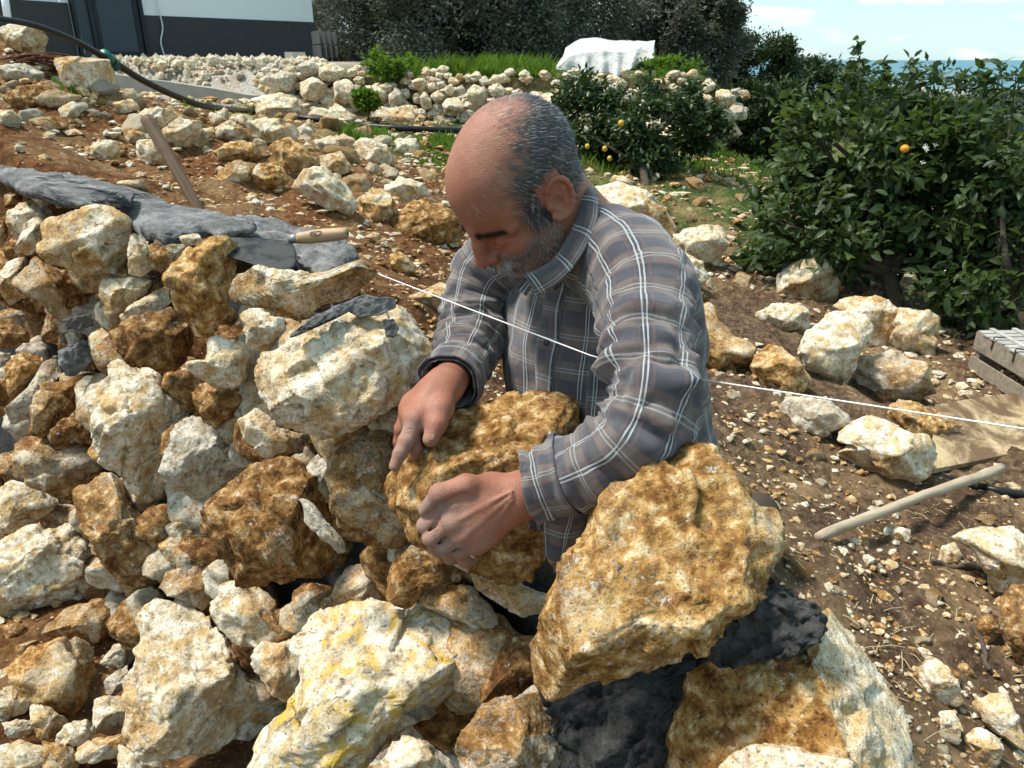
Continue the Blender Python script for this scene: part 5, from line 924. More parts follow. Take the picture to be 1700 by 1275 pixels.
for s_ in (1, -1):   # ears
    ex = np.array([.30, .0, .95]); E = np.stack([unit([.90, -.34 * s_, .36]), unit(np.cross(unit([-.38, 0, .92]), unit([.90, -.34 * s_, .36]))), unit([-.38, 0, .92])], 1)
    c = np.array([-.014, .082 * s_, -.004]); c = c + np.array([0, .003 * s_, 0]); S.ell(c + E @ [-.002, 0, 0], [.022, .007, .036], E, k=.006)
    an = np.linspace(-2.2, 2.6, 14); ring = [c + E @ [-.019 * math.cos(a * .0 + a) * -1 * -1 if False else -.0215 * math.cos(a), 0, .0345 * math.sin(a)] + np.array([0, .006 * s_, 0]) for a in an]
    S.chain(ring, [.0042] * 14, k=.003); S.cap(c + E @ [-.006, 0, -.028], c + E @ [.004, 0, -.034], .0085, .007, k=.005)
    S.ell(c + E @ [.004, 0, -.006] + np.array([0, .012 * s_, 0]), [.0095, .0095, .014], E, k=.004, op='s'); S.ell(c + E @ [-.003, 0, .014] + np.array([0, .011 * s_, 0]), [.0085, .006, .010], E, k=.003, op='s')
    S.cap(c + E @ [-.009, 0, .014] + np.array([0, .004 * s_, 0]), c + E @ [-.010, 0, -.012] + np.array([0, .004 * s_, 0]), .0036, k=.003); S.ell(c + E @ [.016, 0, -.010] + np.array([0, .002 * s_, 0]), [.005, .006, .008], E, k=.004)
nk = NB / np.linalg.norm(NB)
S.cap([-.030, 0, -.03], NB, .056, .056, k=.035); S.cap([-.048, 0, .0], NB + np.array([-.015, 0, 0]), .042, .042, k=.03); S.cap([.02, 0, -.085], NB + np.array([.03, 0, .0]), .032, .040, k=.03)
hv, hf = S.mesh()
# skin masks: x hair, y beard, z dust, w redness
f_, l_, u_ = hv.T; al = np.abs(l_)
cr0 = hv - np.array([-.016, 0, .036]); dr = unit_rows(cr0 / np.array([.108, .083, .1])); ang = np.degrees(np.arccos(np.clip(dr @ unit([.62, 0, .78]), -1, 1)))
nz_ = fbm(hv * 90, 3, 3)
crown_thin = 1 - .72 * sstep(.070, .105, u_ + .25 * np.clip(f_, -.1, .1)) * sstep(.062, .03, al)
side_front = sstep(.060, .028, f_ + .006 * fbm(hv * 140, 8, 2) + .25 * np.maximum(0, -.0 - u_)) 
hair = sstep(45, 76, ang + 9 * nz_) * crown_thin * side_front * sstep(-.050, -.030, u_ + .55 * np.minimum(0, f_ + .02) * -1 * -.5 + .25 * np.clip(-f_ - .03, 0, .08)) * (al < .0905)
earz = (np.abs(f_ + .014) < .026) & (al > .074) & (np.abs(u_ + .004) < .045); hair = np.where(earz | ((al > .078) & (u_ < -.01) & (f_ > -.03) & (f_ < .01)), 0, hair)
beard = sstep(-.030, -.058, u_ + .30 * np.maximum(0, .05 - f_) * -1 + .01 * nz_) * sstep(-.005, .015, f_) * sstep(-.175, -.12, u_)
side_b = sstep(.006, .014, f_) * sstep(.040, .026, f_) * sstep(.055, .065, al) * sstep(.0, -.02, u_); beard = np.maximum(beard, side_b * .8)
nose_no = (f_ > .098) & (u_ > -.062); beard = np.where(nose_no, 0, beard)
lipm = (np.abs(u_ + .0885) < .006) & (f_ > .088) & (al < .022); beard = np.where(lipm, .1, beard)
red = np.clip(.35 + .5 * np.exp(-((f_ - .1) ** 2 + (u_ + .045) ** 2) / .0009) + .35 * np.exp(-((f_ - .06) ** 2 + (al - .045) ** 2 + (u_ + .035) ** 2) / .0008) + .3 * earz + .15 * (f_ > .06), 0, 1)
hmask = np.stack([hair, beard, np.zeros_like(hair), red], 1)
# ---------------------------------------------------------------- hands and forearms (world space)
def hand(lo, hi, build):
    s = SDF(lo, hi, .0019); build(s); return s.mesh()
def PP(*a): return [P(*q) for q in a]
DL = .03
def left_hand(s):
    W = P(868, 820, 1.085); M = PP((750, 832, 1.062), (752, 866, 1.055), (768, 889, 1.060), (790, 902, 1.072)); I = PP((707, 872, 1.072), (716, 893, 1.068), (737, 906, 1.073), (763, 915, 1.083)); D = PP((716, 892, 1.094), (726, 912, 1.092), (747, 925, 1.096), (772, 932, 1.102)); T = PP((735, 893, 1.115), (742, 914, 1.115), (760, 926, 1.117), (782, 932, 1.118))
    s.cap(P(960, 806, 1.12), W, .031, .026, k=.02); s.cap(P(955, 816, 1.12), P(866, 828, 1.09), .029, .024, k=.02)
    for k, m in enumerate(M): s.cap(W + (np.array(P(868, 808 + 8 * k, 1.085)) - W) * .8, m, .0205, .0155, k=.02)
    s.cap(P(800, 835, 1.075), P(800, 880, 1.08), .026, .022, k=.02)
    for k in range(4):
        s.ell(M[k] - AV * .003, [.0135, .0135, .0125], k=.008); s.chain([M[k], I[k], D[k], T[k]], [.0136, .0114, .0104, .009][:4] if k < 3 else [.0120, .0102, .0095, .008], k=.0022)
        s.ell(I[k] - AV * .001, [.0126, .0126, .012] if k < 3 else [.011] * 3, k=.004)
    s.cap(P(815, 806, 1.085), M[0], .018, .012, k=.02); th = PP((824, 814, 1.082), (774, 806, 1.054), (730, 820, 1.050), (707, 847, 1.066)); s.chain(th, [.019, .0155, .0135, .0105], k=.006); s.ell(th[2], [.0138] * 3, k=.004); s.chain(PP((772, 822, 1.040), (735, 838, 1.042), (712, 858, 1.056)), [.003, .004, .004], k=.006, op='s')
    for k in range(3): s.cap((M[k] + M[k + 1]) / 2 * .4 + (I[k] + I[k + 1]) / 2 * .6 - AV * .010, (I[k] + I[k + 1]) / 2 - AV * .004, .0026, .0036, k=.003, op='s')
    for k in range(4): s.cap(I[k] * .7 + M[k] * .3 - AV * .0135 + AU * .006, I[k] * .7 + M[k] * .3 - AV * .0135 - AU * .006, .0011, k=.002, op='s')
    for k, m in enumerate(M[1:]): s.cap(m - AV * .0135, P(850, 815 + 8 * k, 1.05), .0016, .001, k=.006)    # tendons
Lp = np.array(PP((960, 780, 1.15), (690, 940, 1.14), (960, 860, 1.02), (690, 780, 1.0))); Lv, Lf = hand(Lp.min(0) - .03, Lp.max(0) + .03, left_hand)
def right_hand(s):
    W = P(737, 640, 1.255); M = PP((690, 696, 1.195), (681, 690, 1.215), (679, 680, 1.235), (684, 668, 1.25)); I = PP((674, 733, 1.178), (684, 725, 1.195), (668, 712, 1.24), (672, 695, 1.262)); D = PP((664, 753, 1.172), (689, 744, 1.20), (664, 733, 1.25), (668, 712, 1.27)); T = PP((655, 774, 1.170), (692, 758, 1.21), (664, 748, 1.26), (666, 724, 1.28))
    s.cap(P(758, 614, 1.335), W, .028, .0255, k=.02); s.cap(P(757, 616, 1.335), P(745, 640, 1.265), .026, .023, k=.02)
    for k, m in enumerate(M): s.cap(W, m, .021, .0155, k=.018)
    s.cap(P(722, 655, 1.232), P(706, 690, 1.212), .024, .019, k=.02)
    for k in range(4):
        s.ell(M[k] - AV * .002, [.0135] * 3, k=.008); s.chain([M[k], I[k], D[k], T[k]], [.0142, .0120, .0108, .0085] if k < 3 else [.012, .0105, .0095, .008], k=.0035); s.ell(I[k], [.0126] * 3 if k < 3 else [.011] * 3, k=.004)
    th = PP((740, 652, 1.235), (733, 677, 1.205), (725, 704, 1.186), (715, 729, 1.178)); s.chain(th, [.021, .0168, .0146, .0124], k=.010); s.ell(th[2], [.014] * 3, k=.004); s.cap(th[1], M[0], .013, .012, k=.016)
    for t in (.30, .42, .55): q = I[0] * (1 - t) + M[0] * t; s.cap(q - AV * .0135 + AX * .008, q - AV * .0135 - AX * .008, .0009, k=.002, op='s')
    q = D[0]; s.cap(q - AV * .0115 + AX * .008, q - AV * .0115 - AX * .008, .0009, k=.002, op='s')
    n0 = th[3] + (th[2] - th[3]) * .25 - AV * .0105; s.ell(n0, [.0068, .0082, .0022], np.stack([AX, AU, AV], 1), k=.0012)
Rp = np.array(PP((780, 585, 1.36), (645, 785, 1.28), (780, 620, 1.15), (645, 785, 1.13))); Rv, Rf = hand(Rp.min(0) - .02, Rp.max(0) + .02, right_hand)
def hand_mask(V, tips, r0, r1):
    d = np.min([np.linalg.norm(V - t, axis=1) for t in tips], 0); k = fbm(V * 60, 4, 3); return np.stack([np.zeros(len(V)), np.zeros(len(V)), np.clip(sstep(r1, r0, d + .012 * k), 0, 1), np.clip(.5 + .25 * k, 0, 1)], 1)
Lm = hand_mask(Lv, PP((712, 885, 1.07), (740, 905, 1.07), (772, 918, 1.08), (722, 850, 1.07)), .02, .085); Rm_ = hand_mask(Rv, PP((668, 735, 1.17), (657, 768, 1.17), (690, 745, 1.2)), .02, .055)
nailc = PP((716, 724, 1.1672))[0]
# plain inner trunk, arms and legs under the clothes
hipL, hipR = P(1120, 800, 1.50), P(1000, 800, 1.66)
T_ = SDF([-.25, .9, .55], [.75, 2.05, 1.42], .012); NBw = P(985, 400, 1.33)
T_.cap(NBw, P(1010, 560, 1.42), .06, .10, k=.05); T_.cap(P(1010, 560, 1.42), P(1030, 740, 1.5), .10, .11, k=.05); T_.chain(PP((1040, 450, 1.25), (1085, 690, 1.06), (950, 800, 1.11)), [.035, .03, .03], k=.02); T_.chain(PP((850, 440, 1.49), (788, 560, 1.46), (762, 598, 1.35)), [.02, .02, .024], k=.02); T_.cap(NBw, P(1040, 450, 1.25), .04, .035, k=.03); T_.cap(NBw, P(860, 430, 1.49), .035, .02, k=.03)
Tv, Tf = T_.mesh()
vs, fs, ms, o = [], [], [], 0
for V, F, mk in ((hl(hv), hf, hmask), (Lv, Lf, Lm), (Rv, Rf, Rm_), (Tv, Tf, np.tile([0, 0, 0, .5], (len(Tv), 1)))):
    vs.append(V); fs.append(F + o); ms.append(mk); o += len(V)
def skin_material():
    M = NM('skin'); v = M.coords(False); sp = M.n('ShaderNodeSeparateColor'); M.l(M.attr('mask').outputs['Color'], sp.inputs[0]); red = M.attr('mask').outputs['Alpha']
    n1 = M.noise(v, 25, 5, .6); n2 = M.noise(v, 380, 4, .6); n3 = M.noise(v, 900, 3, .7)
    c = M.mix(red, (.34, .175, .108), (.31, .105, .064)); c = M.mix(M.ramp(n1, [(.38, 0.0), (.62, .7)]), c, (.27, .10, .06)); c = M.mix(M.math('MULTIPLY', M.ramp(M.noise(v, 90, 5, .65), [(.5, 0.0), (.68, 1.0)]), .4), c, (.24, .09, .055))
    c = M.mix(M.math('MULTIPLY', M.ramp(n2, [(.5, 0.0), (.72, 1.0)]), .25), c, (.30, .12, .075))
    stub = M.ramp(n3, [(.42, (.13, .095, .075)), (.6, (.38, .33, .29))])
    c = M.mix(M.math('MULTIPLY', sp.outputs[1], .45), c, stub)
    c = M.mix(M.math('MULTIPLY', sp.outputs[0], .82), c, (.060, .058, .060))
    c = M.mix(M.math('MULTIPLY', sp.outputs[2], M.math('MULTIPLY', M.ramp(n1, [(.35, .15), (.65, .85)]), .8)), c, (.27, .225, .195))
    M.col(c); M.rough(M.math('ADD', .48, M.math('MULTIPLY', sp.outputs[2], .3))); M.b.inputs['Specular IOR Level'].default_value = .32; M.b.inputs['Subsurface Weight'].default_value = .12; M.b.inputs['Subsurface Scale'].default_value = .004; M.b.inputs['Subsurface Radius'].default_value = (1, .35, .2)
    wv = M.voro(v, 260, 'DISTANCE_TO_EDGE').outputs['Distance']; b = M.bump(M.ramp(wv, [(0.0, 0.0), (.12, 1.0)]), .0004, .6); M.bump(M.math('ADD', n2, M.math('MULTIPLY', n1, 2.0)), .0011, .7, b); return M.m
SKIN = skin_material()
V = np.concatenate(vs); link('body', mesh_np('body', V - MO, [np.concatenate(fs)], SKIN, True, {'mask': np.concatenate(ms)}), (0, 0, 0), man)
# thumb nail, a part of its own
mb = MB(); Vn, Fn = ico(3); A = np.stack([AX, unit(AU + AV * .3), unit(AV - AU * .3)], 1); mb.add(nailc + (Vn * [.0055, .0066, .0012]) @ A.T, Fn); mb.build('thumb_nail', simple('nail', (.27, .15, .105), .35, .08, 200), man)
# ---------------------------------------------------------------- hair as strands
def strands(name, V, F, w, n, length, width, flow, cols, lift=.35, seed=5, curl=.15):
    rg = np.random.default_rng(seed); tri = np.concatenate([F[:, [0, 1, 2]], F[:, [0, 2, 3]]]); a, b, c = V[tri[:, 0]], V[tri[:, 1]], V[tri[:, 2]]; cr = np.cross(b - a, c - a); ar = np.linalg.norm(cr, axis=1); wt = ar * w[tri].mean(1); pk = rg.choice(len(tri), n, p=wt / wt.sum())
    r1, r2 = rg.random((2, n)); fl = r1 + r2 > 1; r1[fl], r2[fl] = 1 - r1[fl], 1 - r2[fl]; p = a[pk] + (b - a)[pk] * r1[:, None] + (c - a)[pk] * r2[:, None]; nr = unit_rows(cr[pk]); fw = flow(p, nr); fw = fw - nr * (fw * nr).sum(1)[:, None] * .9; fw = unit_rows(fw + rg.normal(0, curl, (n, 3)))
    L_ = length * rg.uniform(.5, 1.25, n)[:, None]; t0 = p - nr * .0006; t1 = p + (fw + nr * lift) * L_ * .5; t2 = p + (fw * 1.0 + nr * lift * .55) * L_; sd = unit_rows(np.cross(fw, nr)) * width / 2
    Q = np.stack([t0 - sd, t0 + sd, t1 - sd, t1 + sd, t2], 1).reshape(-1, 3); o = np.arange(n)[:, None] * 5; col = np.asarray(cols)[rg.integers(0, len(cols), n)]
    return Q, [o + np.array([[0, 1, 3, 2]]), o + np.array([[2, 3, 4]])], np.repeat(col, 5, 0)
MH = NM('hair_strand'); MH.col(MH.attr('col').outputs['Color']); MH.rough(.42); MH.b.inputs['Specular IOR Level'].default_value = .4
def add_hair(name, w, n, length, width, flow, cols, lift, seed, curl=.15):
    Q, F, c = strands(name, hv, hf, w, n, length, width, flow, cols, lift, seed, curl); link(name, mesh_np(name, hl(Q) - MO, F, MH.m, True, {'col': c}), (0, 0, 0), man)[('kind')] = 'stuff'
def hflow(p, n): return np.stack([-.55 + 0 * p[:, 0] + .75 * (p[:, 2] < .02) * (p[:, 0] > .0), 0 * p[:, 1], -.75 + 0 * p[:, 2]], 1) + np.array([0, 0, 0])
G = [(.014, .014, .016), (.018, .018, .02), (.028, .028, .03), (.04, .04, .042), (.07, .07, .072), (.12, .12, .12), (.34, .34, .335)]
add_hair('hair', np.clip(hair, 0, 1) ** 1.5, 16000, .012, .0005, hflow, G, .30, 5)
top = sstep(30, 50, ang) * sstep(70, 55, ang) * (u_ > .05); add_hair('thin_crown_hair', top, 500, .018, .0004, hflow, G[2:], .25, 6)
add_hair('beard', np.clip(beard, 0, 1) ** 1.3, 8500, .0042, .00042, lambda p, n: np.stack([0 * p[:, 0] + .1, 0 * p[:, 1], -1 + 0 * p[:, 2]], 1), [(.05, .045, .04), (.10, .09, .08), (.22, .2, .185), (.42, .40, .38)], .8, 7, .4)
mst = sstep(.030, .024, al) * sstep(-.058, -.064, u_ + .22 * al) * sstep(-.088, -.082, u_ + .35 * al) * (f_ > .075); add_hair('moustache', mst, 2600, .011, .0006, lambda p, n: np.stack([.2 + 0 * p[:, 0], np.sign(p[:, 1]) * .6, -1 + 0 * p[:, 2]], 1), [(.16, .14, .12), (.38, .35, .32), (.55, .52, .48), (.1, .09, .08)], .45, 8, .25)
brw = np.exp(-(((u_ - .007 + .10 * np.maximum(0, al - .035)) / .0048) ** 2)) * (al > .010) * (al < .056) * (f_ > .05); add_hair('eyebrow', brw, 800, .011, .0007, lambda p, n: np.stack([.1 + 0 * p[:, 0], np.sign(p[:, 1]), .25 + 0 * p[:, 2]], 1), [(.012, .011, .011), (.02, .018, .018), (.06, .05, .05)], .35, 9, .2)
lash = np.exp(-(((u_ + .027) / .002) ** 2)) * (al > .018) * (al < .05) * (f_ > .07); None and add_hair('eyelash', lash, 60, .006, .0005, lambda p, n: np.stack([.9 + 0 * p[:, 0], 0 * p[:, 1], -.5 + 0 * p[:, 2]], 1), [(.015, .013, .012)], .8, 10, .15)
# ---------------------------------------------------------------- plaid cloth
def plaid_material():
    M = NM('plaid_flannel'); uv = M.n('ShaderNodeSeparateXYZ'); M.l(M.attr('fabric').outputs['Vector'], uv.inputs[0]); v = M.coords(False); U_, V_ = uv.outputs[0], uv.outputs[1]
    w = M.noise(v, 60, 3); U_ = M.math('ADD', U_, M.math('MULTIPLY', M.math('SUBTRACT', w, .5), .0012)); V_ = M.math('ADD', V_, M.math('MULTIPLY', M.math('SUBTRACT', w, .5), .0012))
    def lines(x, per, offs, hw, soft=.0004):
        out = None
        for o_ in offs:
            a = M.math('MODULO', M.math('ADD', M.math('ADD', x, o_), 10.0 * per), per); d = M.math('ABSOLUTE', M.math('SUBTRACT', a, per / 2)); n = M.n('ShaderNodeMapRange'); n.interpolation_type = 'SMOOTHSTEP'; M.l(d, n.inputs[0]); n.inputs[1].default_value = hw + soft; n.inputs[2].default_value = max(0, hw - soft); n.inputs[3].default_value = 0; n.inputs[4].default_value = 1
            out = n.outputs[0] if out is None else M.math('MAXIMUM', out, n.outputs[0])
        return out
    pu, pv = .047, .053
    fine = M.math('ADD', .5, M.math('MULTIPLY', M.math('SINE', M.math('MULTIPLY', M.math('ADD', U_, V_), 2 * math.pi / .0011)), .5)); fz_ = M.noise(v, 900, 3)
    base = M.mix(lines(U_, pu, [.0265], .0115, .002), (.082, .079, .080), (.150, .118, .104)); base = M.mix(M.math('MULTIPLY', lines(V_, pv, [.029], .012, .002), .75), base, (.026, .035, .055))
    base = M.mix(M.math('MULTIPLY', lines(U_, pu, [.012, .041], .0018, .0012), .5), base, (.17, .085, .075)); base = M.mix(M.math('MULTIPLY', lines(V_, pv, [.015, .043], .0018, .0012), .4), base, (.16, .085, .075))
    base = M.mix(M.math('MULTIPLY', lines(V_, pv, [.0, .0050], .0009), .5), base, (.46, .46, .46)); base = M.mix(M.math('MULTIPLY', lines(U_, pu, [.0, .0054], .00095), .72), base, (.62, .61, .59))
    base = M.mix(.35, base, M.mix(fine, (.05, .05, .053), (.13, .128, .125)), 'MULTIPLY') if False else base
    base = M.mix(M.math('MULTIPLY', M.ramp(fz_, [(.35, 1.0), (.7, 0.0)]), .35), base, (.03, .03, .032)); base = M.mix(M.math('MULTIPLY', M.ramp(M.noise(v, 7, 5), [(.5, 0.0), (.75, 1.0)]), .18), base, (.30, .27, .23))
    M.col(base); M.rough(.95); M.b.inputs['Specular IOR Level'].default_value = .08; M.b.inputs['Sheen Weight'].default_value = .25; M.b.inputs['Sheen Roughness'].default_value = .6
    b = M.bump(fine, .0004, .5); M.bump(M.math('ADD', M.noise(v, 45, 5, .6, .6), M.math('MULTIPLY', fz_, .3)), .004, .5, b); return M.m
PLAID = plaid_material()
shirt_o = empty('shirt', MO, None, None); shirt_o.parent = man; shirt_o.location = (0, 0, 0)
def loft(rings, nr=90, na=110, wr=None, k0=1.0):
    """rings: (centre, axisA, a, axisB, b); returns grid of points, fabric coordinates"""
    C = spline([r[0] for r in rings], nr); A = spline([np.asarray(r[1]) * r[2] for r in rings], nr); B = spline([np.asarray(r[3]) * r[4] for r in rings], nr)
    an = np.linspace(0, 2 * np.pi, na + 1); ca, sa = np.cos(an), np.sin(an); ex = .86; ca2, sa2 = np.sign(ca) * np.abs(ca) ** ex, np.sign(sa) * np.abs(sa) ** ex
    G_ = C[:, None] + ca2[None, :, None] * A[:, None] + sa2[None, :, None] * B[:, None]
    ln = np.concatenate([[0], np.cumsum(np.linalg.norm(np.diff(C, axis=0), axis=1))]); r_ = np.median(np.linalg.norm(A, axis=1) + np.linalg.norm(B, axis=1)) / 2
    uvf = np.stack(np.broadcast_arrays((an * r_)[None, :], ln[:, None]), -1); nrm = np.cross(np.gradient(G_, axis=1), np.gradient(G_, axis=0)); nrm /= np.linalg.norm(nrm, axis=2)[..., None] + 1e-9
    if ((G_ - C[:, None]) * nrm).sum() < 0: nrm = -nrm
    if wr is not None: G_ = G_ + nrm * wr(G_, an[None, :], (ln / ln[-1])[:, None], ln[:, None])[..., None]
    return G_, uvf, nrm
def grid_faces(nr, nc): i = (np.arange(nr - 1)[:, None] * nc + np.arange(nc - 1)[None]).ravel(); return np.stack([i, i + 1, i + nc + 1, i + nc], 1)
def cloth(name, G_, uvf, parent=None, mat=None, th=.0015):
    nr, nc = G_.shape[:2]; me = mesh_np(name, G_.reshape(-1, 3) - MO, grid_faces(nr, nc), mat or PLAID, True, {'fabric': np.concatenate([uvf.reshape(-1, 2), np.zeros((nr * nc, 1))], 1)[:, :2]})
    o = link(name, me, (0, 0, 0), parent or shirt_o); m = o.modifiers.new('thickness', 'SOLIDIFY'); m.thickness = th; m.offset = 0; return o
lr = unit([.66, -.74, .08]); up0 = unit([-.20, -.17, .96]); fw = unit(np.cross(lr, up0)); up0 = np.cross(fw, lr)
NK = P(985, 392, 1.345)
def wr_t(G_, an, t, ln):
    q = G_.reshape(-1, 3); n = fbm(q * 9, 301, 3).reshape(G_.shape[:2]); n2 = np.abs(fbm(q @ np.diag([14., 14, 5]), 311, 2)).reshape(G_.shape[:2])
    return (.008 * n + .011 * (n2 - .3)) * sstep(0, .2, t)
rings = []
for t, a, b, o_, sh in ((-.012, .062, .062, .0, 0), (.0, .085, .075, 0, 0), (.022, .130, .088, .0, 0), (.05, .168, .102, .0, 0), (.09, .190, .118, .015, 0), (.16, .196, .14, .035, 0), (.26, .192, .16, .052, 0), (.36, .19, .172, .06, 0), (.46, .196, .176, .06, 0), (.56, .20, .175, .055, 0), (.62, .20, .175, .055, 0)):
    rings.append((NK - up0 * t + fw * o_, lr, a, fw, b))
TG, TU, TN = loft(rings, 120, 200, wr_t)
cloth('torso_panel', TG, TU)
def on_torso(deg, t, off=.003):   # deg measured from the wearer's left towards the front
    j = int(round(deg / 360 * (TG.shape[1] - 1))) % (TG.shape[1] - 1); i = int(np.clip(t, 0, 1) * (TG.shape[0] - 1)); return TG[i, j] + TN[i, j] * off
def patch(name, d0, d1, t0, t1, off, nn=(14, 14), mat=None, uv0=(0, 0)):
    G_ = np.array([[on_torso_f(d0 + (d1 - d0) * j / (nn[1] - 1), t0 + (t1 - t0) * i / (nn[0] - 1), off) for j in range(nn[1])] for i in range(nn[0])]); w = np.linalg.norm(G_[0, -1] - G_[0, 0]); h = np.linalg.norm(G_[-1, 0] - G_[0, 0])
    uvf = np.stack(np.meshgrid(np.linspace(0, w, nn[1]) + uv0[0], np.linspace(0, h, nn[0]) + uv0[1]), -1); return cloth(name, G_, uvf, None, mat)
def on_torso_f(deg, t, off):
    x = (deg % 360) / 360 * (TG.shape[1] - 1); y = np.clip(t, 0, .999) * (TG.shape[0] - 1); j, i = int(x), int(y); fx_, fy_ = x - j, y - i; Gn = TG + TN * off
    return (Gn[i, j] * (1 - fx_) + Gn[i, j + 1] * fx_) * (1 - fy_) + (Gn[i + 1, j] * (1 - fx_) + Gn[i + 1, j + 1] * fx_) * fy_
patch('button_placket', 86, 95, .13, .995, .0045, (60, 6), None, (.02, .0)); patch('chest_pocket', 42, 66, .50, .74, .005, (16, 16), None, (.012, .03))
MBt = simple('button_plastic', (.05, .05, .06), .4)
for t in (.30, .46, .60, .73, .86):
    c = on_torso_f(90.5, t, .007); n_ = unit(on_torso_f(90.5, t, .02) - on_torso_f(90.5, t, 0)); m = MB(); m.tube([c - n_ * .001, c + n_ * .0015], .0055, 14); b_ = m.build('button', MBt, None); b_.parent = shirt_o; b_.location = Vector([float(x) for x in (np.array(b_.location) - MO)])
MLb = simple('label_white_thread', (.62, .62, .62), .8, .25, 900); MLk = simple('label_dark', (.02, .025, .035), .9)
patch('fabric_label', 43, 52, .525, .56, .0075, (6, 8), MLk); 
for t, d1 in ((.531, 51), (.544, 51.5)): patch('label_lettering', 43.6, d1, t, t + .006, .0092, (3, 10), MLb)
# ---------------------------------------------------------------- sleeves
def sleeve(name, path, wr, na=96, nr=110, open_end=True):
    pts = np.array([p for p, _ in path]); rad = [r for _, r in path]; T = np.gradient(spline(pts, len(pts)), axis=0); rings = []; N = None
    for i, (p, r) in enumerate(path):
        t = unit(T[i]); 
        if N is None: N = unit(np.cross(t, [0, 0, 1.]))
        N = unit(N - t * (N @ t)); B = np.cross(t, N); rr = r if np.iterable(r) else (r, r); rings.append((p, N, rr[0], B, rr[1]))
    G_, uvf, nrm = loft(rings, nr, na, wr); return cloth(name, G_, uvf), G_, uvf, nrm
def wrinkle(elbow, amp, seed):
    def f(G_, an, t, ln):
        q = G_.reshape(-1, 3); sh = G_.shape[:2]; n = fbm(q * 10, seed, 3).reshape(sh); wv = fbm(np.stack([np.broadcast_to(np.cos(an) * .8, sh).ravel(), np.broadcast_to(np.sin(an) * .8, sh).ravel(), np.broadcast_to(ln * 30, sh).ravel()], 1), seed + 5, 3).reshape(sh)
        e = np.exp(-((t - elbow) / .20) ** 2) * .8 + .35; return amp * (.6 * n + e * (np.abs(wv) * 2.2 - .7))
    return f
_, SG, SU, SN = sleeve('sleeve', [(P(985, 415, 1.30), .070), (P(1035, 430, 1.235), .078), (P(1068, 490, 1.165), .074), (P(1074, 560, 1.105), .064), (P(1078, 635, 1.06), .060), (P(1066, 698, 1.045), .060), (P(1030, 748, 1.05), .060), (P(970, 778, 1.07), .054), (P(915, 800, 1.085), .045), (P(878, 808, 1.09), .041)], wrinkle(.62, .0115, 401))
_, SG2, SU2, SN2 = sleeve('sleeve', [(P(915, 405, 1.41), .07), (P(850, 415, 1.44), .068), (P(808, 455, 1.48), .065), (P(790, 520, 1.475), .060), (P(783, 570, 1.43), .056), (P(768, 602, 1.37), .048), (P(757, 620, 1.33), .044), (P(745, 636, 1.29), .043)], wrinkle(.6, .009, 421))
def cuff(Gs, Us, i0, i1, off, name='cuff', flare=.004):
    G_ = Gs[i0:i1].copy(); c = G_.mean(1, keepdims=True); k = np.linspace(0, 1, len(G_))[:, None, None]; G_ = c + (G_ - c) * (1 + (off + flare * k) / np.linalg.norm(G_ - c, axis=2).mean()); uvf = Us[i0:i1][..., ::-1] * [1, 1] + [.01, .02]; return cloth(name, G_, np.ascontiguousarray(uvf), None, None, .003)
cuff(SG, SU, 90, 110, .004); cuff(SG2, SU2, 88, 110, .004)
# loose unbuttoned cuff tail hanging under the near forearm
def sheet(name, quad, bulge, seed, uv0=(0, 0), n=26):
    a, b, c, d = [np.asarray(x) for x in quad]; s, t = np.meshgrid(np.linspace(0, 1, n), np.linspace(0, 1, n)); s, t = s[..., None], t[..., None]; G_ = (a * (1 - s) + b * s) * (1 - t) + (d * (1 - s) + c * s) * t; nrm = unit(np.cross(b - a, d - a)); q = G_.reshape(-1, 3)
    G_ = G_ + nrm * (bulge * np.sin(np.pi * s) + .006 * fbm(q * 22, seed, 2).reshape(n, n, 1)); uvf = np.concatenate([s * np.linalg.norm(b - a), t * np.linalg.norm(d - a)], 2) + np.array(uv0); return cloth(name, G_, uvf, None, None, .002)
sheet('cuff_tail', PP((900, 812, 1.06), (1000, 800, 1.06), (945, 930, 1.10), (905, 920, 1.10)), -.012, 3, (.02, .01)); sheet('shirt_tail', PP((870, 845, 1.13), (930, 820, 1.12), (925, 900, 1.16), (880, 880, 1.16)), .01, 4)
# ---------------------------------------------------------------- collar
ci = PP((872, 463, 1.235), (915, 440, 1.215), (946, 400, 1.215), (962, 352, 1.235), (958, 312, 1.275), (935, 296, 1.36)); co = PP((893, 492, 1.225), (935, 464, 1.195), (970, 417, 1.19), (992, 362, 1.205), (985, 316, 1.26), (945, 302, 1.37))
cit = PP((868, 458, 1.245), (912, 436, 1.235), (942, 396, 1.235), (958, 346, 1.255), (955, 306, 1.295), (935, 290, 1.365))
a, b, c = spline(ci, 60), spline(co, 60), spline(cit, 60); prof = []
for k in range(14):
    t = k / 13
    if t < .3: p = c + (a - c) * 0 + (a - c) * (t / .3); p = p + (-AV) * .006 * math.sin(math.pi * t / .3 / 2)
    else: s_ = (t - .3) / .7; p = a + (b - a) * s_ + (-AV) * (.006 + .008 * math.sin(math.pi * s_))
    prof.append(p)
G_ = np.array(prof); uvf = np.stack(np.meshgrid(np.linspace(0, .22, 60) + .008, np.linspace(0, .05, 14) + .034), -1); cloth('collar', G_, uvf, None, None, .0025)
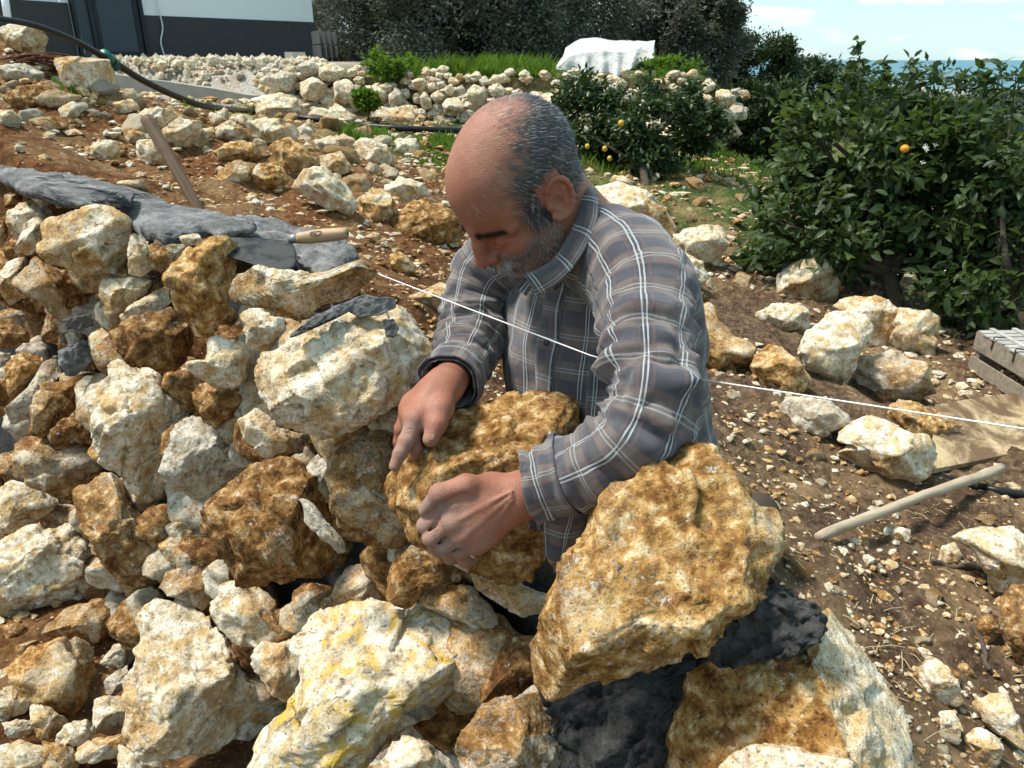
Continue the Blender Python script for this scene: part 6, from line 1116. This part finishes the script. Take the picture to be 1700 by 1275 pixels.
# inner collar stand and the far collar flap
sheet('collar', PP((868, 462, 1.25), (885, 470, 1.245), (872, 492, 1.25), (852, 478, 1.262)), .004, 8, (.01, .03), 12)
na_ = unit(hl([-.03, 0, -.03]) - NBw); nl = unit(lr - na_ * (lr @ na_)); nf_ = np.cross(nl, na_); nf_ = nf_ * np.sign(nf_ @ fw); kc = NBw + na_ * .030
ring = np.array([kc + nl * math.cos(a) * .0625 + nf_ * math.sin(a) * .0625 for a in np.linspace(0, 2 * np.pi, 50)]); G_ = np.stack([ring - na_ * .03 + (ring - kc) * .06, ring - na_ * .01, ring + na_ * .012]); cloth('collar_band', G_, np.stack(np.meshgrid(np.linspace(0, .38, 50), np.linspace(.03, .07, 3)), -1), None, None, .003)
# ---------------------------------------------------------------- trousers and boots
MT = simple('dark_trousers', (.018, .018, .021), .95, .25, 40, .003)
tr = SDF([-.1, 1.2, -.2], [.85, 2.15, 1.0], .011); gL, gR = np.array([.60, 1.62, 0]), np.array([.28, 1.86, 0]); gL[2], gR[2] = gz(*gL[:2]), gz(*gR[:2])
pv_ = NK - up0 * .60 + fw * .02; tr.ell(pv_, [.185, .17, .15], k=.05)
for g, s_ in ((gL, 1), (gR, -1)):
    h = pv_ + lr * s_ * .09 - np.array([0, 0, .06]); kn = (h + g) / 2 + fw * np.array([1, 1, 0]) * .07; tr.chain([h, kn, g + [0, 0, .07]], [.105, .075, .06], k=.04)
tv, tf = tr.mesh(); tv = tv + .006 * fbm(tv * 16, 8, 3)[:, None] * unit_rows(tv - pv_); link('trousers', mesh_np('trousers', tv - MO, [tf], MT), (0, 0, 0), man)
fh = unit(fw * [1, 1, 0])
for g in (gL, gR):
    bs = SDF(g - .2, g + .2, .008); bs.cap(g + [0, 0, .05] - fh * .05, g + [0, 0, .035] + fh * .13, .045, .036, k=.03); bs.cap(g + [0, 0, .03], g + [0, 0, .12], .05, .052, k=.03); bv, bf = bs.mesh(); bv[:, 2] = np.maximum(bv[:, 2], g[2] - .005); link('boot', mesh_np('boot', bv - MO, [bf], simple('boot_leather', (.05, .035, .025), .7)), (0, 0, 0), man)
# ================================================================== TOOLS AND SITE THINGS
m = MB(); kn = PP((600, 444, 1.49), (628, 455, 1.45), (980, 590, 1.17), (1060, 613, 1.165), (1130, 625, 1.15), (1760, 721, .84)); q = np.concatenate([np.linspace(kn[i], kn[i + 1], 14)[:-1] for i in range(5)] + [kn[5:]]); m.tube(q, .0011, 6)
tag(m.build('string', simple('white_twine', (.75, .74, .70), .8, .1, 400)), 'thin white mason string stretched along the wall past the man', 'string')
# trowel
tz = 1.135; tw_ = empty('trowel', Pz(430, 412, tz), 'mortar smeared trowel with a pale wooden handle lying on the fresh mortar', 'trowel')
bl = np.array(ZT((100, 285), (125, 235), (170, 205), (300, 195), (550, 203), (760, 222), (840, 270), (865, 340), (860, 420), (790, 540), (600, 490), (400, 428), (250, 380), (130, 345))); pts = []
pl0 = Pz(360, 415, 1.165); pl1 = Pz(490, 405, 1.165); pl2 = Pz(478, 452, 1.135); nP = unit(np.cross(pl1 - pl0, pl2 - pl0)); nP = nP if nP[2] > 0 else -nP
for u, v in bl: r = ray(u, v); pts.append(EYE + r * (((pl0 - EYE) @ nP) / (r @ nP)))
pts = np.array(pts); c = pts.mean(0); V, F = [], []
lv = [1.0, .93, .7, .45, .2]; 
for s_ in lv: V += [c + (p - c) * s_ + nP * .0035 * (1 - s_ ** 2) for p in pts]
V.append(c + nP * .0035); k = len(pts); Vt = np.array(V); nb = len(Vt); Vb = Vt - nP * .0022
Q = [[a * k + j, a * k + (j + 1) % k, (a + 1) * k + (j + 1) % k, (a + 1) * k + j] for a in range(4) for j in range(k)]; Tt = [[4 * k + j, 4 * k + (j + 1) % k, nb - 1] for j in range(k)]
Qb = [[x + nb for x in q_[::-1]] for q_ in Q]; Tb = [[x + nb for x in q_[::-1]] for q_ in Tt]; rim = [[j, nb + j, nb + (j + 1) % k, (j + 1) % k] for j in range(k)]
MTm = NM('trowel_steel'); v = MTm.coords(); n1 = MTm.noise(v, 22, 6, .65); n2 = MTm.noise(v, 120, 5, .6); MTm.col(MTm.mix(MTm.ramp(n1, [(.42, 0.0), (.58, 1.0)]), (.010, .012, .012), (.065, .065, .062))); MTm.rough(MTm.ramp(n1, [(.4, .45), (.6, .9)])); MTm.b.inputs['Metallic'].default_value = .25; MTm.bump(n2, .002, .6)
m = MB(); m.add(np.concatenate([Vt, Vb]), [np.array(Q + Qb + rim), np.array(Tt + Tb)]); m.build('blade', MTm.m, tw_)
d_h = float((Pz(480, 400, 1.16) - EYE) @ AV); h0, h1 = P(481, 397, d_h - .005), P(577, 387, d_h - .02); hd = unit(h1 - h0); hl_ = np.linalg.norm(h1 - h0); prof = [(0, .009), (.06, .0105), (.13, .0108), (.14, .0125), (.35, .0152), (.6, .0158), (.82, .0148), (.95, .0132), (1.0, .0105)]
m = MB(); m.tube([h0 + hd * hl_ * (.14 + .86 * t) for t in np.linspace(0, 1, 22)], np.interp(np.linspace(.14, 1, 22), [a for a, _ in prof], [b for _, b in prof]), 24); hnd = m.build('handle', wood_material('beech_handle', (.36, .235, .13), (.46, .32, .19), .5, .5), tw_)
m = MB(); m.tube([h0 - hd * .002, h0 + hd * hl_ * .15], [.0098, .0118], 20); m.build('ferrule', simple('ferrule_steel', (.28, .275, .26), .45, .3, 60, 0, .5), tw_)
m = MB(); tb = P(486, 432, d_h - .03); m.tube(spline([P(470, 428, d_h - .03), tb, P(484, 415, d_h - .012), h0], 14), .005, 10); m.build('tang', MTm.m, tw_)
m = MB(); m.tube([h1 + hd * .0002, h1 + hd * .0012], .0045, 14); m.build('end_hole', simple('hole_dark', (.02, .015, .01), .9), hnd)
hnd.children[0].location = Vector(h1 - np.array(tw_.location) - np.array(hnd.location))
fc = bpy.data.curves.new('lettering', 'FONT'); fc.body = 'Cho'; fc.size = .016; fc.extrude = .0002; fc.align_x = 'CENTER'; fc.align_y = 'CENTER'; fc.shear = .4; ink = simple('ink_brown', (.06, .035, .02), .7); fc.materials.append(ink)
to = bpy.data.objects.new('lettering', fc); COL.objects.link(to); lm = bpy.data.meshes.new_from_object(to.evaluated_get(bpy.context.evaluated_depsgraph_get())); bpy.data.objects.remove(to); lt = bpy.data.objects.new('lettering', lm); COL.objects.link(lt); lt.parent = hnd; hc = h0 + hd * hl_ * .50; tov = unit((EYE - hc) + AU * .8); tov = unit(tov - hd * (tov @ hd)); xx = -hd; yy = np.cross(tov, xx); M4 = np.eye(4); M4[:3, 0], M4[:3, 1], M4[:3, 2] = xx, yy, tov; M4[:3, 3] = hc + tov * .0162 - np.array(tw_.location) - np.array(hnd.location); lt.matrix_local = Matrix(M4.tolist())
an = np.linspace(.3, 6.0, 30); m = MB(); m.tube([hc + tov * .0160 + xx * (.015 * math.cos(a)) + yy * (.0062 * math.sin(a)) - tov * (.0014 * abs(math.sin(a))) for a in an], .0005, 5); sw = m.build('logo_oval', ink, None); sw.parent = hnd; sw.location = sw.location - tw_.location - hnd.location
# wooden pick handle stuck in the soil
pb = hit(338, 352); dpb = float((pb - EYE) @ AV); p0, p1 = P(342, 372, dpb), P(243, 197, dpb + .05); m = MB(); ax_ = p1 - p0; tt = np.linspace(0, 1, 24); m.tube([p0 + ax_ * t + np.array([.004 * math.sin(t * 3), 0, 0]) for t in tt] + [p1 + unit(ax_) * .004], np.append(np.interp(tt, [0, .85, 1], [.0150, .0190, .0205]) * dpb / 2.3, .015 * dpb / 2.3), 20)
tag(align(m.build('wooden_handle', wood_material('old_handle_wood', (.085, .052, .032), (.19, .125, .08), 1.0)), ax_), 'worn brown wooden tool handle standing tilted in the soil behind the wall', 'tool handle')
# hose
def drape(uvz, rad, n, name, mat, label, cat, mode='hit', lift=.0):
    pts = [(P(u, v, d) if d else hit(u, v) + [0, 0, rad]) for u, v, d in uvz]; m = MB(); m.tube(spline(pts, n), rad, 12); return m, pts
MHs = simple('black_hose', (.014, .015, .016), .38, .2, 20); ho = empty('hose', P(190, 100, 4.2), 'long black water hose with a green coupling drooping across the slope', 'hose')
m = MB(); m.tube(spline([P(-60, 22, 3.4), P(0, 31, 3.6), P(60, 43, 3.8), P(120, 66, 4.0), P(165, 90, 4.2), P(190, 104, 4.35), P(240, 135, 4.8), P(300, 163, 5.4), P(350, 178, 6.0), hit(420, 190) + [0, 0, .03], hit(520, 203) + [0, 0, .03], hit(600, 213) + [0, 0, .03], hit(660, 218) + [0, 0, .03], hit(760, 222) + [0, 0, .03], hit(820, 225) + [0, 0, .03]], 120), np.linspace(.0125, .031, 120), 12); m.build('pipe', MHs, ho)
cpl = MB(); a, b = P(173, 92, 4.24), P(191, 108, 4.40); cpl.tube([a, a + (b - a) * .38], .034, 16); cpl.tube([a + (b - a) * .42, a + (b - a) * .58], .028, 14); cpl.tube([a + (b - a) * .60, b], .035, 16); cpl.build('coupling', simple('green_plastic', (.012, .13, .095), .4), ho)
m = MB(); m.tube(spline([hit(1490, 778) + [0, 0, .012], hit(1540, 790) + [0, 0, .012], hit(1600, 806) + [0, 0, .012], hit(1660, 820) + [0, 0, .012], hit(1740, 832) + [0, 0, .012]], 40), .013, 10); tag(m.build('irrigation_pipe', MHs), 'thin black irrigation pipe under the stick at the right', 'pipe')
# stick
a, b = hit(1356, 902) + [0, 0, .02], hit(1655, 800) + [0, 0, .06]; tt = np.linspace(0, 1, 34); m = MB(); pts = a + (b - a) * tt[:, None]; pts += .006 * np.stack([vnoise(pts * 6, 3), vnoise(pts * 6, 4), vnoise(pts * 6, 5)], 1); m.tube(pts, np.interp(tt, [0, .03, .3, 1], [.0135, .0155, .017, .019]) * (1 + .16 * vnoise(pts * 16, 9)), 14); tag(align(m.build('stick', wood_material('weathered_stick', (.27, .19, .12), (.50, .42, .31), 1.0)), b - a), 'peeled weathered wooden stick lying on the soil in front of the board', 'stick')
m = MB(); tt = np.linspace(0, 1, 16); a, b = hit(1540, 938) + [0, 0, .01], hit(1640, 952) + [0, 0, .015]; m.tube(a + (b - a) * tt[:, None] + .01 * np.stack([vnoise(np.stack([tt * 5, tt, tt], 1), k) for k in (1, 2, 3)], 1), .006, 7); tag(m.build('twig', BARK), 'short dark twig pointing at the whitish edge rock', 'twig')
m = MB(); a, b = hit(1618, 1040) + [0, 0, .012], hit(1640, 1120) + [0, 0, .012]; m.tube(a + (b - a) * tt[:, None] + .008 * np.stack([vnoise(np.stack([tt * 5, tt, tt], 1), k) for k in (4, 5, 6)], 1), .006, 7); tag(m.build('twig', BARK), 'dark twig lying between the pebbles at the right edge', 'twig')
# plywood board
bp = [hit(1548, 690), hit(1740, 660), hit(1790, 860), hit(1540, 800)]; bp[2] = bp[1] + bp[3] - bp[0]; bc = np.mean(bp, 0); bc[2] += .03; nb_ = unit(np.cross(bp[1] - bp[0], bp[3] - bp[0])); nb_ = nb_ * np.sign(nb_[2]); n = 20; s, t = np.meshgrid(np.linspace(0, 1, n), np.linspace(0, 1, n)); G_ = (bp[0] * (1 - s[..., None]) + bp[1] * s[..., None]) * (1 - t[..., None]) + (bp[3] * (1 - s[..., None]) + bp[2] * s[..., None]) * t[..., None]; G_[..., 2] += .05 + .003 * np.sin(s * 5 + t * 3)
MPl = NM('dirty_plywood'); v = MPl.coords(); n1 = MPl.noise(v, 5, 7, .65, .6); mpn = MPl.n('ShaderNodeMapping'); mpn.inputs['Scale'].default_value = (4, 70, 10); MPl.l(v, mpn.inputs[0]); n2 = MPl.noise(mpn.outputs[0], 1, 5); n3 = MPl.noise(v, 60, 5, .7)
c = MPl.mix(n2, (.42, .29, .15), (.58, .45, .27)); c = MPl.mix(MPl.ramp(n1, [(.44, 0.0), (.58, .9)]), c, (.11, .06, .03)); c = MPl.mix(MPl.ramp(n3, [(.55, 0.0), (.7, .5)]), c, (.16, .10, .055)); MPl.col(c); MPl.rough(.85); MPl.bump(n3, .006, .6)
V = np.concatenate([G_.reshape(-1, 3), G_.reshape(-1, 3) - [0, 0, .018]]); nn_ = n * n; F = grid_faces(n, n); ed = [k for k in range(n)] + [k * n + n - 1 for k in range(1, n)] + [nn_ - 1 - k for k in range(1, n)] + [(n - 1 - k) * n for k in range(1, n - 1)]; ed = np.array(ed); e2 = np.roll(ed, -1); m = MB(); m.add(V, [F, F[:, ::-1] + nn_, np.stack([ed, ed + nn_, e2 + nn_, e2], 1)]); tag(m.build('board', MPl.m, None, False), 'soil stained plywood board lying on the ground below the crate', 'board')
# wooden crate, upside down slatted fruit crate
e0 = hit(1606, 612); e1_ = Pz(1692, 668, e0[2]); dx = unit((e1_ - e0) * [1, 1, 0]); dy = np.array([-dx[1], dx[0], 0]); dy = dy if dy[0] > 0 else -dy; dz = np.array([0, 0, 1.]); CL, CWd, CH = .56, .36, .21; cax = np.array([dx, dy, dz]); e0 = e0 - dz * .02
cr_ = empty('crate', e0 + dx * CL / 2 + dy * CWd / 2, 'grey weathered slatted fruit crate lying upside down at the right edge', 'crate'); MWd = wood_material('grey_slat', (.26, .245, .22), (.47, .45, .41), .6); MWs = wood_material('brown_slat', (.17, .135, .10), (.30, .25, .19), .6)
def cb(name, x, y, z, hx, hy, hz, mat=MWd):
    m = MB(); m.box(e0 + dx * x + dy * y + dz * z, (hx, hy, hz), cax); m.build(name, mat, cr_, False)
for y in (.006, CWd - .006):
    cb('side_board', CL / 2, y, CH - .04, CL / 2, .005, .042, MWs); cb('side_board', CL / 2, y - .002 * (1 if y < .1 else -1), .055, CL / 2, .005, .036, MWs)
for x in (.012, CL - .012): cb('end_board', x, CWd / 2, CH - .045, .006, CWd / 2 - .013, .038, MWs); cb('end_board', x, CWd / 2, .06, .006, CWd / 2 - .013, .03, MWs)
for x in (.03, CL - .03):
    for y in (.028, CWd - .028): cb('corner_post', x, y, CH / 2 - .005, .014, .014, CH / 2 - .005, MWs)
for k in range(11): cb('top_slat', .028 + k * .0505, CWd / 2 + rng.normal(0, .003), CH + .0075, .0205, CWd / 2, .0035, MWd)
for y in (.07, CWd / 2, CWd - .07): cb('batten', CL / 2, y, CH + .016, CL / 2, .011, .004, MWd)
MWi = simple('rusty_wire', (.05, .035, .03), .5)
for y in (.07, CWd / 2 - .02):
    for x in (.14, .30, .46): m = MB(); q = e0 + dx * x + dz * (CH + .021) + dy * .02; m.tube(spline([q - dy * .024 - dz * .06, q - dy * .022, q, q + dy * .03], 10), .003, 6); m.build('wire_clip', MWi, cr_) if y < .1 else None
# white sheet cover on its frame behind the terrace
sc_ = empty('sheet_cover', P(1010, 125, 9.25), 'sagging white plastic sheet draped over a low frame in the grass', 'sheet cover'); MSh = NM('white_sheet'); v = MSh.coords(False); nn1 = MSh.noise(v, 8, 5); MSh.col(MSh.mix(nn1, (.40, .39, .36), (.68, .675, .65))); MSh.rough(.5); MSh.bump(MSh.noise(v, 22, 5, .6, 1.0), .02, .8)
tl = PP((940, 80, 10.35), (962, 66, 10.35), (985, 64, 10.25), (1010, 70, 10.25), (1035, 68, 10.05), (1060, 68, 9.95), (1088, 66, 9.75)); ft = PP((935, 92, 9.35), (962, 88, 9.25), (985, 84, 9.15), (1010, 82, 9.05), (1035, 84, 8.95), (1060, 80, 8.85), (1086, 76, 8.75)); bt = PP((920, 118, 9.35), (960, 118, 9.25), (985, 120, 9.15), (1010, 122, 9.05), (1030, 126, 8.95), (1052, 112, 8.85), (1086, 98, 8.75)); nU = 70
A, B_, C_ = spline(tl, nU), spline(ft, nU), spline(bt, nU); G_ = np.array([A + (B_ - A) * k / 10 for k in range(10)] + [B_ + (C_ - B_) * k / 16 for k in range(17)]); fold = np.sin(np.linspace(0, 34, nU))[None, :] * np.linspace(0, 1, 27)[:, None] ** 1.5; G_ = G_ + (fold * .06)[..., None] * unit([-.1, -1, 0]) + .03 * fbm(G_.reshape(-1, 3) * 4, 4, 3).reshape(27, nU)[..., None] * np.array([0, -.6, .8])
me = mesh_np('sheet', G_.reshape(-1, 3) - np.array(sc_.location), grid_faces(27, nU), MSh.m); o = link('sheet', me, (0, 0, 0), sc_); o.modifiers.new('thickness', 'SOLIDIFY').thickness = .006
for u, v, d in ((1086, 70, 8.73), (1034, 76, 8.93), (955, 80, 9.25)): m = MB(); a = P(u, v + 6, d) + AV * .16; b = np.array([a[0], a[1], gz(a[0], a[1])]); m.tube([b, a], .018, 8); m.build('post', BARK, sc_)
# blue plastic thing just showing above the head
bb = hit(832, 196); bb = P(832, 196, float((bb - EYE) @ AV)); t = empty('water_jug', bb - [0, 0, .12], 'blue plastic jug standing on the ground behind the head of the man', 'jug'); MB_ = simple('blue_plastic', (.02, .12, .45), .35)
m = MB(); m.tube([bb + dz * z for z in (-.12, -.118, -.02, .03, .06, .075)], [.08, .10, .10, .085, .05, .028], 20); m.build('body', MB_, t); m = MB(); m.tube([bb + dz * .07, bb + dz * .11], .032, 16); m.build('cap', MB_, t); m = MB(); m.tube(spline([bb + dz * .06 + dx * .03, bb + dz * .10 + dx * .07, bb + dz * .04 + dx * .10, bb - dz * .01 + dx * .09], 12), .011, 8); m.build('handle', MB_, t)
# tangle of dead roots on the left slope
rc = hit(70, 118); rc = P(70, 104, float((rc - EYE) @ AV)); m = MB()
for k in range(70):
    a = rng.uniform(0, 6.28); r_ = rng.uniform(.05, .17); m.tube(spline([rc + [r_ * math.cos(a + q_) * 1.25, .06 * rng.normal(), .45 * r_ * math.sin(a + q_) - .02] for q_ in np.linspace(0, rng.uniform(1.2, 2.6), 5)], 12), rng.uniform(.0025, .006), 5)
tag(m.build('root_tangle', simple('red_root', (.10, .035, .015), .85, .4, 40)), kind='stuff', label='tangle of reddish dead roots below the cream boulder at upper left', cat='roots')
# dry straws on the soil
m = MB()
for k in range(260):
    u, v = rng.uniform(1170, 1690), rng.uniform(520, 1260)
    if v < 560 + (u - 1170) * .1: continue
    c = hit(u, v); a = rng.uniform(0, 6.28); L_ = rng.uniform(.02, .07); dd = np.array([math.cos(a), math.sin(a), rng.normal(0, .15)]); m.tube([c + [0, 0, .006], c + dd * L_ * .5 + [0, 0, .012], c + dd * L_ + [0, 0, .006]], .0012, 4, False)
tag(m.build('dry_straw', simple('straw', (.42, .33, .19), .9)), kind='stuff')
